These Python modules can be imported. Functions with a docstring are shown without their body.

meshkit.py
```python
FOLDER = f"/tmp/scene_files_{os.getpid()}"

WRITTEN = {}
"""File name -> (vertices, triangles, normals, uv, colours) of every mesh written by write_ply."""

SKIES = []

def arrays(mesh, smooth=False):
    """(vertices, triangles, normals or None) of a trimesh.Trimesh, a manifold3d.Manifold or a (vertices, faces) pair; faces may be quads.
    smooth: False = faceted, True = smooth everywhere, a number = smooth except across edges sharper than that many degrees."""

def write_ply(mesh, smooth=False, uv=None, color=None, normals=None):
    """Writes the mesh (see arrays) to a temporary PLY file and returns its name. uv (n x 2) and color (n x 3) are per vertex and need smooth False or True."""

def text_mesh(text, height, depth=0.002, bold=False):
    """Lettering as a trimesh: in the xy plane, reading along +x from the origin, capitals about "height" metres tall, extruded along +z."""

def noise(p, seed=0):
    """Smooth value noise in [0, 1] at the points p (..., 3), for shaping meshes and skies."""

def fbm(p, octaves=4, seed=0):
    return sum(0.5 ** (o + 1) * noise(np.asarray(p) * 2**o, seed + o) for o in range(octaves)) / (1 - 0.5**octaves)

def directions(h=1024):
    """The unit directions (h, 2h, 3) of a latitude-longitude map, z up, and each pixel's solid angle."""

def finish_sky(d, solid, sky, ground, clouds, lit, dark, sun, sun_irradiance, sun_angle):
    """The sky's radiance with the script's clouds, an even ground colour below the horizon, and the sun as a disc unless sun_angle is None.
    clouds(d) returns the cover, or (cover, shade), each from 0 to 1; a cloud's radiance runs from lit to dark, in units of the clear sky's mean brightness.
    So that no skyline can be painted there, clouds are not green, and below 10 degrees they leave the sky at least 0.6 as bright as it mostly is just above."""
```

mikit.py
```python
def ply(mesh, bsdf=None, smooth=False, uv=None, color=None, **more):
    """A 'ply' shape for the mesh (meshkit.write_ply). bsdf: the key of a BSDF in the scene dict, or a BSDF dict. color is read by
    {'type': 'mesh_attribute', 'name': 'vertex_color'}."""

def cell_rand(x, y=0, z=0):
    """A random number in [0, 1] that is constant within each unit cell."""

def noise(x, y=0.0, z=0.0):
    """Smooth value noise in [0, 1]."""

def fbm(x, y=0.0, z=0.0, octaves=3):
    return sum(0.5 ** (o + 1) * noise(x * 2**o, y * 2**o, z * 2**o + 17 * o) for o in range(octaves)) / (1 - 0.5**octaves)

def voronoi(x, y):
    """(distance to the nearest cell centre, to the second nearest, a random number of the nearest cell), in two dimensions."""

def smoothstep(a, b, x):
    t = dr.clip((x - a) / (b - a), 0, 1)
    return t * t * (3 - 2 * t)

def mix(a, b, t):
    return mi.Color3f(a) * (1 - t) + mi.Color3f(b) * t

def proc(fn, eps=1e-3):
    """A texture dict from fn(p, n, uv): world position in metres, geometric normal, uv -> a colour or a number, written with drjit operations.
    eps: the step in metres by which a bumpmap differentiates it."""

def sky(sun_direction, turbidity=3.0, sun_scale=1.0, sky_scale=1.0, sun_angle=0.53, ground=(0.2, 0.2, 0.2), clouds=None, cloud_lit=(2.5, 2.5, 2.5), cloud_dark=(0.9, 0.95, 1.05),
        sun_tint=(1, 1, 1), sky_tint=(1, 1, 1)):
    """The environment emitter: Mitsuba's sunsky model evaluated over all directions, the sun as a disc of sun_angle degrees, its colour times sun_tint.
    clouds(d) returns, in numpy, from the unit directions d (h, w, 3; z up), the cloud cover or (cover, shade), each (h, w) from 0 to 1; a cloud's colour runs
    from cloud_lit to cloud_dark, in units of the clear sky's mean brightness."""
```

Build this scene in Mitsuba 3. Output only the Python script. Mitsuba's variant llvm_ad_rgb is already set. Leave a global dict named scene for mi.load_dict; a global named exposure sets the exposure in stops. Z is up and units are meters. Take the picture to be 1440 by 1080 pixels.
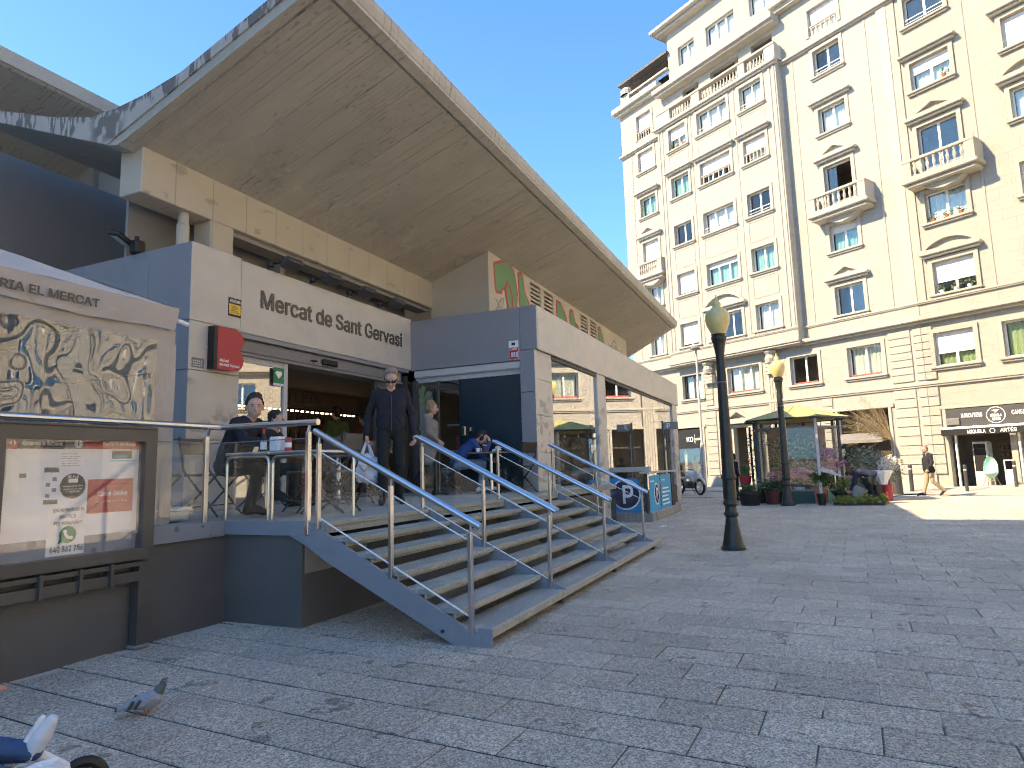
import math, random
import numpy as np, trimesh, mitsuba as mi, drjit as dr, mikit, meshkit
import manifold3d as m3
from shapely.geometry import Polygon, Point, box as sbox
from shapely.ops import unary_union
from mikit import proc, noise, fbm, voronoi, cell_rand, smoothstep, mix

T4 = mi.ScalarTransform4f
scene, labels = {}, {}

# ---------------------------------------------------------------- camera, sky, exposure
H = 1.36
RIGHT = np.array([0.91094062, 0.41151274, -0.02905961])
DOWN = np.array([-0.07889781, 0.10464376, -0.99137522])
FWD = np.array([-0.40492262, 0.90537669, 0.12779171])
scene['camera'] = {'type': 'perspective', 'fov': 76.49, 'fov_axis': 'x', 'near_clip': 0.05, 'far_clip': 2000.0,
                   'to_world': T4().look_at(origin=[0, 0, H], target=(np.array([0, 0, H]) + FWD).tolist(), up=(-DOWN).tolist())}
SUN_EL = math.radians(41)
SUN = [-0.813 * math.cos(SUN_EL), -0.583 * math.cos(SUN_EL), math.sin(SUN_EL)]
scene['sky'] = mikit.sky(SUN, turbidity=2.0, sun_scale=.41, sky_scale=.60, sun_tint=(1.09, 1., .86), sky_tint=(.67, .86, 1.0), ground=(0.2, 0.19, 0.17))
exposure = 4.22

# ---------------------------------------------------------------- helpers
def key_for(name, parent=None):
    base = f'{parent}__{name}' if parent else name
    if base not in used:
        used.add(base); return base
    i = 1
    i = last.get(base, 0) + 1
    while f'{base}_{i:03d}' in used: i += 1
    last[base] = i
    used.add(f'{base}_{i:03d}'); return f'{base}_{i:03d}'
used, last = set(), {}

def thing(name, label, cat, group=None, kind=None):
    k = key_for(name)
    labels[k] = {'label': label, 'category': cat}
    if group: labels[k]['group'] = group
    if kind: labels[k]['kind'] = kind
    return k

def put(name, mesh, mat, parent=None, smooth=False, label=None, kind=None, **kw):
    """one entry of the scene; mesh may be (v, f), a Trimesh, or a ready ply dict"""
    k = key_for(name, parent)
    if isinstance(mesh, dict): d = {**mesh, **kw}
    else: d = mikit.ply(mesh, mat, smooth=smooth, **kw)
    scene[k] = d
    if label: labels.setdefault(k, {})['label'] = label
    if kind: labels.setdefault(k, {})['kind'] = kind
    return k

def single(name, mesh, mat, label, cat, group=None, smooth=False, **kw):
    k = key_for(name)
    scene[k] = mesh if isinstance(mesh, dict) else mikit.ply(mesh, mat, smooth=smooth, **kw)
    labels[k] = {'label': label, 'category': cat}
    if group: labels[k]['group'] = group
    return k

BF = np.array([[0, 2, 1], [0, 3, 2], [4, 5, 6], [4, 6, 7], [0, 1, 5], [0, 5, 4], [1, 2, 6], [1, 6, 5], [2, 3, 7], [2, 7, 6], [3, 0, 4], [3, 4, 7]])
def bx(x0, x1, y0, y1, z0, z1):
    v = np.array([[x0, y0, z0], [x1, y0, z0], [x1, y1, z0], [x0, y1, z0], [x0, y0, z1], [x1, y0, z1], [x1, y1, z1], [x0, y1, z1]], float)
    return v, BF
def cbx(x0, x1, y0, y1, z0, z1, b=.01):
    """box with chamfered edges"""
    c = np.array([(x0 + x1) / 2, (y0 + y1) / 2, (z0 + z1) / 2]); h = np.array([x1 - x0, y1 - y0, z1 - z0]) / 2
    b = min(b, h.min() * .49)
    p = []
    for s in np.array(np.meshgrid([-1, 1], [-1, 1], [-1, 1])).T.reshape(-1, 3):
        for a in range(3):
            q = h - b; q[a] = h[a]; p.append(c + s * q)
    m = trimesh.convex.convex_hull(np.array(p))
    return np.array(m.vertices), np.array(m.faces)
def cat(*ms):
    if len(ms) == 1 and isinstance(ms[0], list): ms = ms[0]
    vs, fs, n = [], [], 0
    for m in ms:
        if hasattr(m, 'vertices'): v, f = np.array(m.vertices), np.array(m.faces)
        elif hasattr(m, 'to_mesh'):
            q = m.to_mesh(); v, f = q.vert_properties[:, :3], q.tri_verts
        else: v, f = m
        vs.append(v); fs.append(np.asarray(f) + n); n += len(v)
    return np.vstack(vs), np.vstack(fs)
def tf(m, M):
    v, f = cat(m); M = np.asarray(M, float)
    return v @ M[:3, :3].T + M[:3, 3], (f[:, ::-1] if np.linalg.det(M[:3, :3]) < 0 else f)
def move(m, x=0, y=0, z=0, rz=0, s=1):
    c, q = math.cos(rz) * s, math.sin(rz) * s
    return tf(m, [[c, -q, 0, x], [q, c, 0, y], [0, 0, s, z], [0, 0, 0, 1]])
def W(x=0, y=0, z=0, rz=0, s=1):
    return T4().translate([x, y, z]).rotate([0, 0, 1], math.degrees(rz)).scale(s)
def tube(pts, r, n=10, caps=True):
    pts = np.asarray(pts, float); k = len(pts)
    r = np.broadcast_to(r, k).astype(float)
    tan = np.gradient(pts, axis=0); tan /= np.linalg.norm(tan, axis=1, keepdims=True)
    u = np.cross(tan[0], [0, 0, 1] if abs(tan[0][2]) < .9 else [1, 0, 0]); u /= np.linalg.norm(u)
    rings, a = [], np.arange(n) * 2 * np.pi / n
    for i in range(k):
        u = u - tan[i] * (u @ tan[i]); u /= np.linalg.norm(u); w = np.cross(tan[i], u)
        rings.append(pts[i] + r[i] * (np.cos(a)[:, None] * u + np.sin(a)[:, None] * w))
    v = np.vstack(rings); f = []
    i = np.arange(n)
    for j in range(k - 1):
        a0, a1 = j * n + i, j * n + (i + 1) % n
        f += [np.stack([a0, a1, a1 + n], 1), np.stack([a0, a1 + n, a0 + n], 1)]
    if caps:
        v = np.vstack([v, pts[:1], pts[-1:]])
        f += [np.stack([(i + 1) % n, i, i * 0 + k * n], 1), np.stack([(k - 1) * n + i, (k - 1) * n + (i + 1) % n, i * 0 + k * n + 1], 1)]
    return v, np.vstack(f)
def bend(pts, r, n=5):
    """polyline with rounded inner corners"""
    pts = [np.asarray(p, float) for p in pts]; out = [pts[0]]
    for a, b, c in zip(pts, pts[1:], pts[2:]):
        d0, d1 = (a - b) / np.linalg.norm(a - b), (c - b) / np.linalg.norm(c - b)
        p, q = b + d0 * r, b + d1 * r
        for t in np.linspace(0, 1, n): out.append((1 - t) ** 2 * p + 2 * t * (1 - t) * b + t * t * q)
    out.append(pts[-1]); return np.array(out)
def lathe(prof, n=20, x=0, y=0, z=0):
    prof = np.asarray(prof, float); a = np.arange(n) * 2 * np.pi / n; k = len(prof)
    v = np.vstack([np.stack([x + r * np.cos(a), y + r * np.sin(a), np.full(n, z + h)], 1) for r, h in prof]); i = np.arange(n); f = []
    for j in range(k - 1):
        a0, a1 = j * n + i, j * n + (i + 1) % n
        f += [np.stack([a0, a1, a1 + n], 1), np.stack([a0, a1 + n, a0 + n], 1)]
    return v, np.vstack(f)
def disk(p, nrm, r, n=24):
    nrm = np.asarray(nrm, float) / np.linalg.norm(nrm); u = np.cross(nrm, [0, 0, 1] if abs(nrm[2]) < .9 else [1, 0, 0]); u /= np.linalg.norm(u); w = np.cross(nrm, u)
    a = np.arange(n) * 2 * np.pi / n
    v = np.vstack([np.asarray(p) + r * (np.cos(a)[:, None] * u + np.sin(a)[:, None] * w), [p]]); i = np.arange(n)
    return v, np.stack([i, (i + 1) % n, i * 0 + n], 1)
def ext(poly, h):
    """shapely polygon in xy extruded to z = h"""
    gs = [g for g in getattr(poly, 'geoms', [poly]) if g.geom_type == 'Polygon' and g.area > 1e-7]
    return cat([trimesh.creation.extrude_polygon(g, h, engine='earcut') for g in gs])
def plate(poly, h, O, U, V, N):
    """polygon in (u, v) laid at O along U, V and thickened by h along N"""
    v, f = ext(poly, h); O, U, V, N = (np.asarray(a, float) for a in (O, U, V, N))
    return O + v[:, :1] * U + v[:, 1:2] * V + v[:, 2:] * N, f
def text(s, hgt, width, O, U, V, N, depth=.004, bold=True):
    """lettering fitted to a width, reading along U from O"""
    m = meshkit.text_mesh(s, hgt, depth, bold); v = np.array(m.vertices); w = v[:, 0].max()
    if width: v[:, 0] *= width / w
    O, U, V, N = (np.asarray(a, float) for a in (O, U, V, N))
    return O + v[:, :1] * U + v[:, 1:2] * V + v[:, 2:] * N, np.array(m.faces)
EX, EY, EZ = np.eye(3)

# ---------------------------------------------------------------- materials
def mat(name, color, rough=.6, metal=0., two=True, bump=None, bs=1., **kw):
    b = {'type': 'principled', 'base_color': color if isinstance(color, dict) else {'type': 'rgb', 'value': list(color)},
         'roughness': rough, 'metallic': metal, **kw}
    if bump is not None: b = {'type': 'bumpmap', 'bump_texture': bump, 'scale': bs, 'bsdf': b}
    scene[name] = {'type': 'twosided', 'bsdf': b} if two else b
    return name
PA = math.radians(-3.5)      # the paving is laid a little askew to the market
PL, PW = .55, .36
def paving(p, n, uv):
    x = p.x * math.cos(PA) + p.y * math.sin(PA); y = -p.x * math.sin(PA) + p.y * math.cos(PA)
    r = dr.floor(y / PW)
    c = dr.floor((x - .5 * PL * (r - 2 * dr.floor(r / 2))) / PL)
    tone = cell_rand(c, r, 3)
    warm = cell_rand(c, r, 9)
    sp = noise(p.x * 150, p.y * 150); sp2 = noise(p.x * 85 + 7, p.y * 85 + sp)
    dirt = fbm(p.x * 1.3, p.y * 1.3, 0, 4)
    v = (.87 + .24 * tone) * (.50 + .46 * smoothstep(.30, .62, sp) + .36 * smoothstep(.52, .8, sp2)) * (.84 + .3 * dirt)
    spot = smoothstep(.86, .88, noise(p.x * 7 + 3, p.y * 7)) * smoothstep(.5, .6, noise(p.x * 31, p.y * 31 + 5))
    v = v * (1 - .45 * spot)
    return mix((.47, .41, .32), (.445, .40, .325), warm) * v
mat('m_paving', proc(paving), .72)
def mortar(p, n, uv):
    y = -p.x * math.sin(PA) + p.y * math.cos(PA); r = y / PW - dr.floor(y / PW)      # rows: open dirty joints; between stones: old pale mortar, partly lost
    row = dr.select((r > .95) | (r < .004), mi.Float(1), mi.Float(0))
    return mix(mix((.10, .09, .075), (.46, .42, .35), smoothstep(.40, .56, fbm(p.x * 1.6, p.y * 1.6))), (.045, .041, .035), row)
mat('m_mortar', proc(mortar), .9)
mat('m_bounce_ground', (.33, .30, .255), .9)  # ground kept pale so its sunlit parts bounce warm light into the shade
mat('m_sidewalk', proc(lambda p, n, uv: mix((.26, .245, .22), (.33, .31, .28), fbm(p.x * 2, p.y * 2)) * (.85 + .3 * noise(p.x * 60, p.y * 60))), .8)
def soffit(p, n, uv):
    b = dr.floor(p.y / .15)
    t = cell_rand(b, dr.floor(p.x / 2.2 + 3 * cell_rand(b, 5)), 2)
    f = fbm(p.x * .7, p.y * 1.3, p.z, 3); g = noise(p.x * 9, p.y * 55, 2)
    fr = p.y / .15 - b
    line = (1 - smoothstep(.015, .06, dr.minimum(fr, 1 - fr))) * smoothstep(.50, .72, noise(p.x * 1.1, b * 3.7)) * smoothstep(.2, .45, noise(p.x * 17, b * 1.7))
    pit = smoothstep(.78, .84, noise(p.x * 13, p.y * 42)) * smoothstep(.5, .7, noise(p.x * 1.5, p.y * 3))
    c = mix((.47, .452, .385), (.425, .408, .345), .6 * t + .4 * g) * (.88 + .22 * f)
    return mix(c * (1 - .62 * line) * (1 - .35 * pit), (.42, .36, .30), .22 * smoothstep(.58, .72, fbm(p.x * .5 + 9, p.y * .45)))
mat('m_soffit', proc(soffit), .85)
def drips(p, n, uv):
    xr = dr.maximum(p.x + 7.8, 0); xl = dr.maximum(-7.8 - p.x, 0)
    top = 6.13 + dr.maximum(xr * .375 - .22, 0) + dr.maximum(xl * .30 - .13, 0)      # the roof's upper edge, where the water runs over
    d = top - p.z
    L = .30 * smoothstep(.42, .75, noise(p.x * 7, 3.0)) + .16 * smoothstep(.5, .8, noise(p.x * 21, 8.0)) * noise(p.x * 2.1, 5.) + .05 * noise(p.x * 40, 1.)
    run = smoothstep(L + .02, L - .05, d) * smoothstep(.2, .5, noise(p.x * 33, p.z * 7))
    c = mix((.52, .49, .43), (.45, .425, .375), fbm(p.x * 5, p.y * 5, p.z * 5))
    valley = smoothstep(.42, .2, dr.abs(p.x + 7.95)) * smoothstep(.3, .55, noise(p.x * 12, p.z * 9)) * .8
    return mix(c, (.085, .08, .072), dr.maximum(.72 * run, .85 * valley))
mat('m_stained', proc(drips), .9)
def beamc(p, n, uv):
    c = mix((.56, .51, .41), (.48, .44, .355), fbm(p.y * 2.1, p.z * 2.5, p.x, 4))
    scuff = smoothstep(.64, .72, fbm(p.y * 3.2 + 4, p.z * 7, p.x)) * .25
    seam = 1 - smoothstep(.004, .012, dr.abs(p.y / .62 - dr.floor(p.y / .62) - .5) * .62)
    return c * (1 - scuff) * (1 - .28 * seam)
mat('m_beam', proc(beamc), .85)
def panel(p, n, uv):
    s = fbm((p.x + p.y) * 2.4, p.z * 3.4, p.x, 4)
    scr = smoothstep(.54, .66, fbm((p.x + p.y) * 5 + 3, p.z * 8, 2)) * dr.select(p.z < 2.70, mi.Float(1), mi.Float(.1)) * smoothstep(.35, .55, noise(p.y * 2.7, p.z * 2.6))
    c = mix((.56, .53, .47), (.48, .455, .405), s)
    return c * (1 - .35 * scr)
mat('m_panel', proc(panel), .42, 0., specular=.5)
mat('m_panel_shaded', proc(lambda p, n, uv: mix((.265, .27, .285), (.235, .24, .255), fbm(p.x * 2.4, p.y * 2.4, p.z * 2))), .38, 0.)  # same cladding, with the blue grey shade of skylit faces in its colour
mat('m_plaster', proc(lambda p, n, uv: mix((.56, .52, .44), (.48, .445, .38), fbm(p.y * 2, p.z * 2, p.x))), .85)
def basewall(p, n, uv):
    f = fbm((p.x + p.y) * 2, p.z * 2.4, p.x, 4); g = smoothstep(.5, .72, fbm((p.x + p.y) * 1.3 + 8, p.z * 1.6, 1))
    return mix((.085, .085, .083), (.115, .113, .108), f) * (1 - .1 * g) + mi.Color3f(.05, .046, .04) * g * .5
mat('m_basewall', proc(basewall), .55)
mat('m_rendered', proc(lambda p, n, uv: mix((.38, .34, .26), (.25, .23, .19), fbm(p.x * 6, p.y * 6, p.z * 6))), .9)
mat('m_steelgrey', proc(lambda p, n, uv: mix((.245, .265, .30), (.20, .215, .24), fbm(p.x * 3, p.y * 3, p.z * 5, 4)) * (1 - .4 * smoothstep(.84, .88, noise(p.x * 11, p.z * 11, p.y * 11)))), .4)
def tread(p, n, uv):
    f = fbm(p.x * 5, p.y * 1.6, p.z, 4); g = noise(p.x * 120, p.y * 120)
    wear = smoothstep(.55, .7, fbm(p.x * 9, p.y * 2.4, 4)) * .5
    return mix((.235, .245, .225), (.30, .30, .27), f) * (.8 + .35 * g) + mi.Color3f(.12, .115, .09) * wear
mat('m_tread', proc(tread), .75)
mat('m_nosing', proc(lambda p, n, uv: mix((.30, .29, .25), (.42, .40, .33), fbm(p.x * 12, p.y * 5, p.z * 12)) * (.75 + .4 * noise(p.y * 60, p.z * 60, p.x * 60))), .8)
mat('m_recess', (.30, .29, .265), .8)
mat('m_dark', (.02, .02, .021), .6)
mat('m_black', (.012, .012, .013), .45)
mat('m_darkgrey', (.05, .052, .056), .5)
mat('m_grey', (.2, .2, .2), .5)
mat('m_lightgrey', (.5, .5, .5), .5)
mat('m_white', (.78, .78, .76), .45)
mat('m_paper', (.74, .76, .77), .7)
mat('m_steel', (.60, .60, .60), .22, 1.)
mat('m_steelbright', (.72, .72, .72), .14, 1.)
mat('m_chrome', (.70, .69, .66), .18, 1.)
mat('m_bronze', proc(lambda p, n, uv: mix((.085, .08, .075), (.12, .115, .105), fbm(p.x * 3, p.y * 3, p.z * 4))), .38, .3)
mat('m_red', (.42, .035, .045), .4)
mat('m_redsoft', (.45, .10, .09), .6)
mat('m_signdark', (.075, .07, .06), .4)
mat('m_yellow', (.75, .48, .03), .5)
mat('m_green', (.02, .20, .09), .5)
mat('m_blue', (.02, .24, .56), .4)
mat('m_bluelight', (.06, .36, .62), .4)
mat('m_navy', (.012, .022, .07), .5)
mat('m_teal', (.010, .030, .045), .3)
mat('m_stainless_box', (.55, .55, .55), .3, 1.)
mat('m_iron', proc(lambda p, n, uv: mix((.012, .014, .012), (.03, .034, .03), fbm(p.x * 8, p.y * 8, p.z * 8))), .35)
mat('m_globe', (.66, .53, .21), .2, clearcoat=.8)
mat('m_awning', proc(lambda p, n, uv: mix((.47, .42, .365), (.40, .36, .315), fbm(p.x * 4, p.y * 4, p.z * 4, 4))), .85)
def brickless(base, alt):
    def fn(p, n, uv):
        t = p.x * .844 - p.y * .5363
        row = dr.floor(p.z / .42); c = dr.floor(t / .85 + .5 * (row - 2 * dr.floor(row / 2)))
        fz = p.z / .42 - row; fx = t / .85 + .5 * (row - 2 * dr.floor(row / 2)) - c
        jz = 1 - smoothstep(.01, .035, dr.minimum(fz, 1 - fz)); jx = 1 - smoothstep(.006, .018, dr.minimum(fx, 1 - fx))
        joint = dr.maximum(jz, jx) * smoothstep(.25, .5, noise(t * 2, p.z * 2))
        tone = cell_rand(c, row, 4)
        f = fbm(t * 1.5, p.z * 1.5, 0, 4)
        return mix(base, alt, .35 * tone + .4 * f) * (1 - .2 * joint) * (.96 + .08 * noise(t * 25, p.z * 25))
    return fn
mat('m_stone', proc(brickless((.375, .37, .335), (.335, .33, .295))), .85)
mat('m_stonetan', proc(brickless((.355, .345, .30), (.315, .305, .262))), .85)
mat('m_trim', proc(lambda p, n, uv: mix((.42, .41, .365), (.365, .355, .31), fbm(p.x * 2, p.y * 2, p.z * 2))), .8)
mat('m_trimtan', proc(lambda p, n, uv: mix((.385, .37, .31), (.335, .32, .265), fbm(p.x * 2, p.y * 2, p.z * 2))), .8)
mat('m_winwhite', (.72, .72, .70), .4)
mat('m_shutter', (.70, .70, .68), .5)
mat('m_curtain', (.55, .60, .58), .9)
mat('m_curtainteal', (.22, .40, .38), .9)
mat('m_curtaingreen', (.30, .38, .20), .9)
mat('m_interior', (.36, .33, .29), .9)
mat('m_cafe', (.17, .15, .125), .8)
mat('m_wood', (.15, .10, .065), .6)
mat('m_canopy', (.33, .34, .15), .8)
mat('m_terracotta', (.36, .12, .05), .8)
mat('m_maroon', (.12, .025, .02), .6)
mat('m_potgreen', (.015, .05, .04), .5)
mat('m_skin', (.53, .33, .25), .5)
mat('m_skinred', (.50, .22, .16), .55)
mat('m_hairdark', (.022, .016, .012), .6)
mat('m_hairgrey', (.26, .205, .15), .7)
mat('m_hairblond', (.30, .20, .10), .7)
mat('m_cloth_black', proc(lambda p, n, uv: mix((.010, .011, .016), (.022, .023, .030), fbm(p.x * 9, p.y * 9, p.z * 9))), .85)
mat('m_cloth_navy', (.015, .022, .055), .85)
mat('m_cloth_blue', (.025, .065, .21), .8)
mat('m_jeans', proc(lambda p, n, uv: mix((.02, .055, .14), (.06, .12, .24), fbm(p.x * 22, p.y * 22, p.z * 22))), .85)
mat('m_jeanslight', (.16, .22, .28), .85)
mat('m_trousers', (.012, .016, .015), .85)
mat('m_coat', proc(lambda p, n, uv: mix((.20, .175, .15), (.27, .24, .21), fbm(p.x * 14, p.y * 14, p.z * 14))), .85)
mat('m_khaki', (.34, .27, .16), .85)
mat('m_greenjacket', (.06, .085, .025), .85)
mat('m_shoe', (.01, .01, .01), .4)
mat('m_shoewhite', (.62, .64, .66), .5)
mat('m_plastic', (.62, .68, .75), .35)
mat('m_mint', (.42, .68, .58), .4)
mat('m_lampglow', (.8, .7, .5), .5)
scene['m_glass'] = {'type': 'thindielectric', 'int_ior': 1.55, 'specular_transmittance': {'type': 'rgb', 'value': [.94, .965, .95]}}
scene['m_mirrorglass'] = {'type': 'thindielectric', 'int_ior': 2.6}
scene['m_pvc'] = {'type': 'thindielectric', 'int_ior': 2.1, 'specular_transmittance': {'type': 'rgb', 'value': [.40, .40, .37]}}
scene['m_clear'] = {'type': 'thindielectric', 'int_ior': 1.45}
def puts(name, ms, m, parent, **k):
    for q in ms: put(name, q, m, parent, **k)
for nm, c in dict(leaf=(.085, .14, .04), leafpale=(.18, .22, .11), leafdark=(.04, .08, .03), leafyellow=(.20, .22, .04), leafgrey=(.24, .28, .21),
                  purple=(.22, .08, .42), pink=(.52, .24, .32), whitefl=(.7, .68, .62), redfl=(.45, .06, .05)).items():
    scene['m_' + nm] = {'type': 'twosided', 'bsdf': {'type': 'principled', 'base_color': {'type': 'rgb', 'value': list(c)}, 'roughness': .6}}
rng = random.Random(7)
nrng = np.random.default_rng(11)
# ================================================================ SETTING: ground
single('ground', bx(-400, 400, -400, 400, -.5, -.03), 'm_bounce_ground', 'pale ground around the plaza, lightened to bounce sunlight', 'ground')
labels['ground']['kind'] = 'structure'
plz = thing('plaza', 'plaza paved with grey granite slabs in front of the market', 'plaza', kind='structure')
put('bed', bx(-5.6, 26, -3, 26.6, -.029, -.006), 'm_mortar', plz)
def slab_mesh(w, d):
    b = .005
    v = np.array([[0, 0, -.03], [w, 0, -.03], [w, d, -.03], [0, d, -.03], [0, 0, -b], [w, 0, -b], [w, d, -b], [0, d, -b], [b, b, 0], [w - b, b, 0], [w - b, d - b, 0], [b, d - b, 0]])
    q = [[0, 1, 5, 4], [1, 2, 6, 5], [2, 3, 7, 6], [3, 0, 4, 7], [4, 5, 9, 8], [5, 6, 10, 9], [6, 7, 11, 10], [7, 4, 8, 11], [8, 9, 10, 11]]
    return v, np.array([t for a in q for t in ([a[0], a[1], a[2]], [a[0], a[2], a[3]])])
SL = slab_mesh(PL - .008, PW - .015)
SLP = mikit.ply(SL, 'm_paving')
cp, sp_ = math.cos(PA), math.sin(PA)
cells = []
for r in range(-12, 74):
    sh = .5 * PL * (r % 2)
    for c in range(-22, 52):
        u, v = c * PL + sh, r * PW
        x, y = u * cp - v * sp_, u * sp_ + v * cp
        xc, yc = x + .25, y + .17
        if not (-5.55 < xc < 24 and -2 < yc < 26): continue
        if xc < -5.2 and yc < 4.8: continue
        q = np.array([xc, yc, -H]); f = q @ FWD
        vis = f > .3 and abs(q @ RIGHT / f) < .82 and abs(q @ DOWN / f) < .62
        cells.append((0 if vis else 1, f if vis else 99, x, y, r, c))
cells.sort()
rest = []
for i, (nv, f, x, y, r, c) in enumerate(cells):
    dz = nrng.uniform(-.0015, .0015); ax, ay = nrng.normal(0, .0022, 2)
    if i < 300 and not nv:
        put('paving_slab', SLP, None, plz, to_world=T4().translate([x, y, dz]).rotate([0, 0, 1], math.degrees(PA)).rotate([1, 0, 0], math.degrees(ax)).rotate([0, 1, 0], math.degrees(ay)))
    else:
        R_ = np.array([[cp, -sp_, 0, x], [sp_, cp, 0, y], [0, 0, 1, dz], [0, 0, 0, 1]])
        R_[2, 0], R_[2, 1] = -ay, ax
        rest.append(tf(SL, R_))
put('paving_field', cat(rest), 'm_paving', plz, kind='stuff')

# ================================================================ MARKET BUILDING
P = .934
mk = thing('market_building', 'low market hall with grey panels, glass front and a folded concrete roof', 'market hall')
# platform and base walls
put('platform', cat(bx(-14, -3.905, 4.655, 14.2, P - .1, P), bx(-14, -5.16, -4, 4.66, P - .1, P)), 'm_tread', mk)
puts('base_wall', (bx(-5.3, -4.2, 4.665, 5.0, -.03, .83), bx(-4.5, -4.2, 5.0, 14, -.03, .75), bx(-5.5, -5.14, -4, 4.70, -.03, .80)), 'm_basewall', mk)
put('patched_render', bx(-4.205, -4.192, 4.70, 5.6, .47, .75), 'm_rendered', mk, label='bare cement patch high on the dark wall under the stairs')
put('edge_band', cat(bx(-5.4, -4.06, 4.615, 4.655, .812, P + .004), bx(-5.16, -5.10, -4, 4.612, .80, P + .004)), 'm_steelgrey', mk, label='blue grey steel band along the platform edge')
XS = -6.95
def pan(y0, y1, z0, z1, name='wall_panel', t=.05): put(name, cbx(XS - t, XS, y0, y1, z0, z1, .004), 'm_panel', mk)
pan(5.655, 6.457, 3.339, 4.36); pan(5.655, 6.457, 2.704, 3.332); pan(5.655, 6.457, 1.83, 2.697); pan(5.655, 6.457, P, 1.823)
pan(6.464, 10.72, 3.32, 4.33, 'sign_panel')
for x0, x1 in ((-7.75, -6.955), (-9.1, -7.757), (-10.5, -9.107), (-12., -10.507)):
    for z0, z1 in ((3.339, 4.36), (2.704, 3.332), (1.83, 2.697), (P, 1.823)):
        put('side_panel', cbx(x0, x1, 5.652, 5.70, z0, z1, .004), 'm_panel_shaded', mk)
put('pillar_core', bx(-11.9, XS - .052, 5.70, 6.44, P, 4.34), 'm_darkgrey', mk)
put('entrance_head', cat(bx(-7.6, XS - .052, 6.46, 10.72, 3.33, 4.30), bx(-7.55, XS - .02, 6.46, 10.66, 3.255, 3.322)), 'm_panel_shaded', mk)
put('shutter_box', cat(cbx(-7.4, -7.03, 6.46, 10.5, 3.06, 3.25, .02), bx(-7.32, -7.02, 6.46, 10.5, 3.02, 3.058)), 'm_grey', mk)
put('door_rail_sensor', cat(cbx(-7.03, -6.97, 8.2, 8.55, 3.10, 3.19, .02), lathe([(0, 0), (.05, 0), (.05, .02), (0, .02)], 14, -7.0, 8.0, 3.12)), 'm_black', mk)
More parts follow.
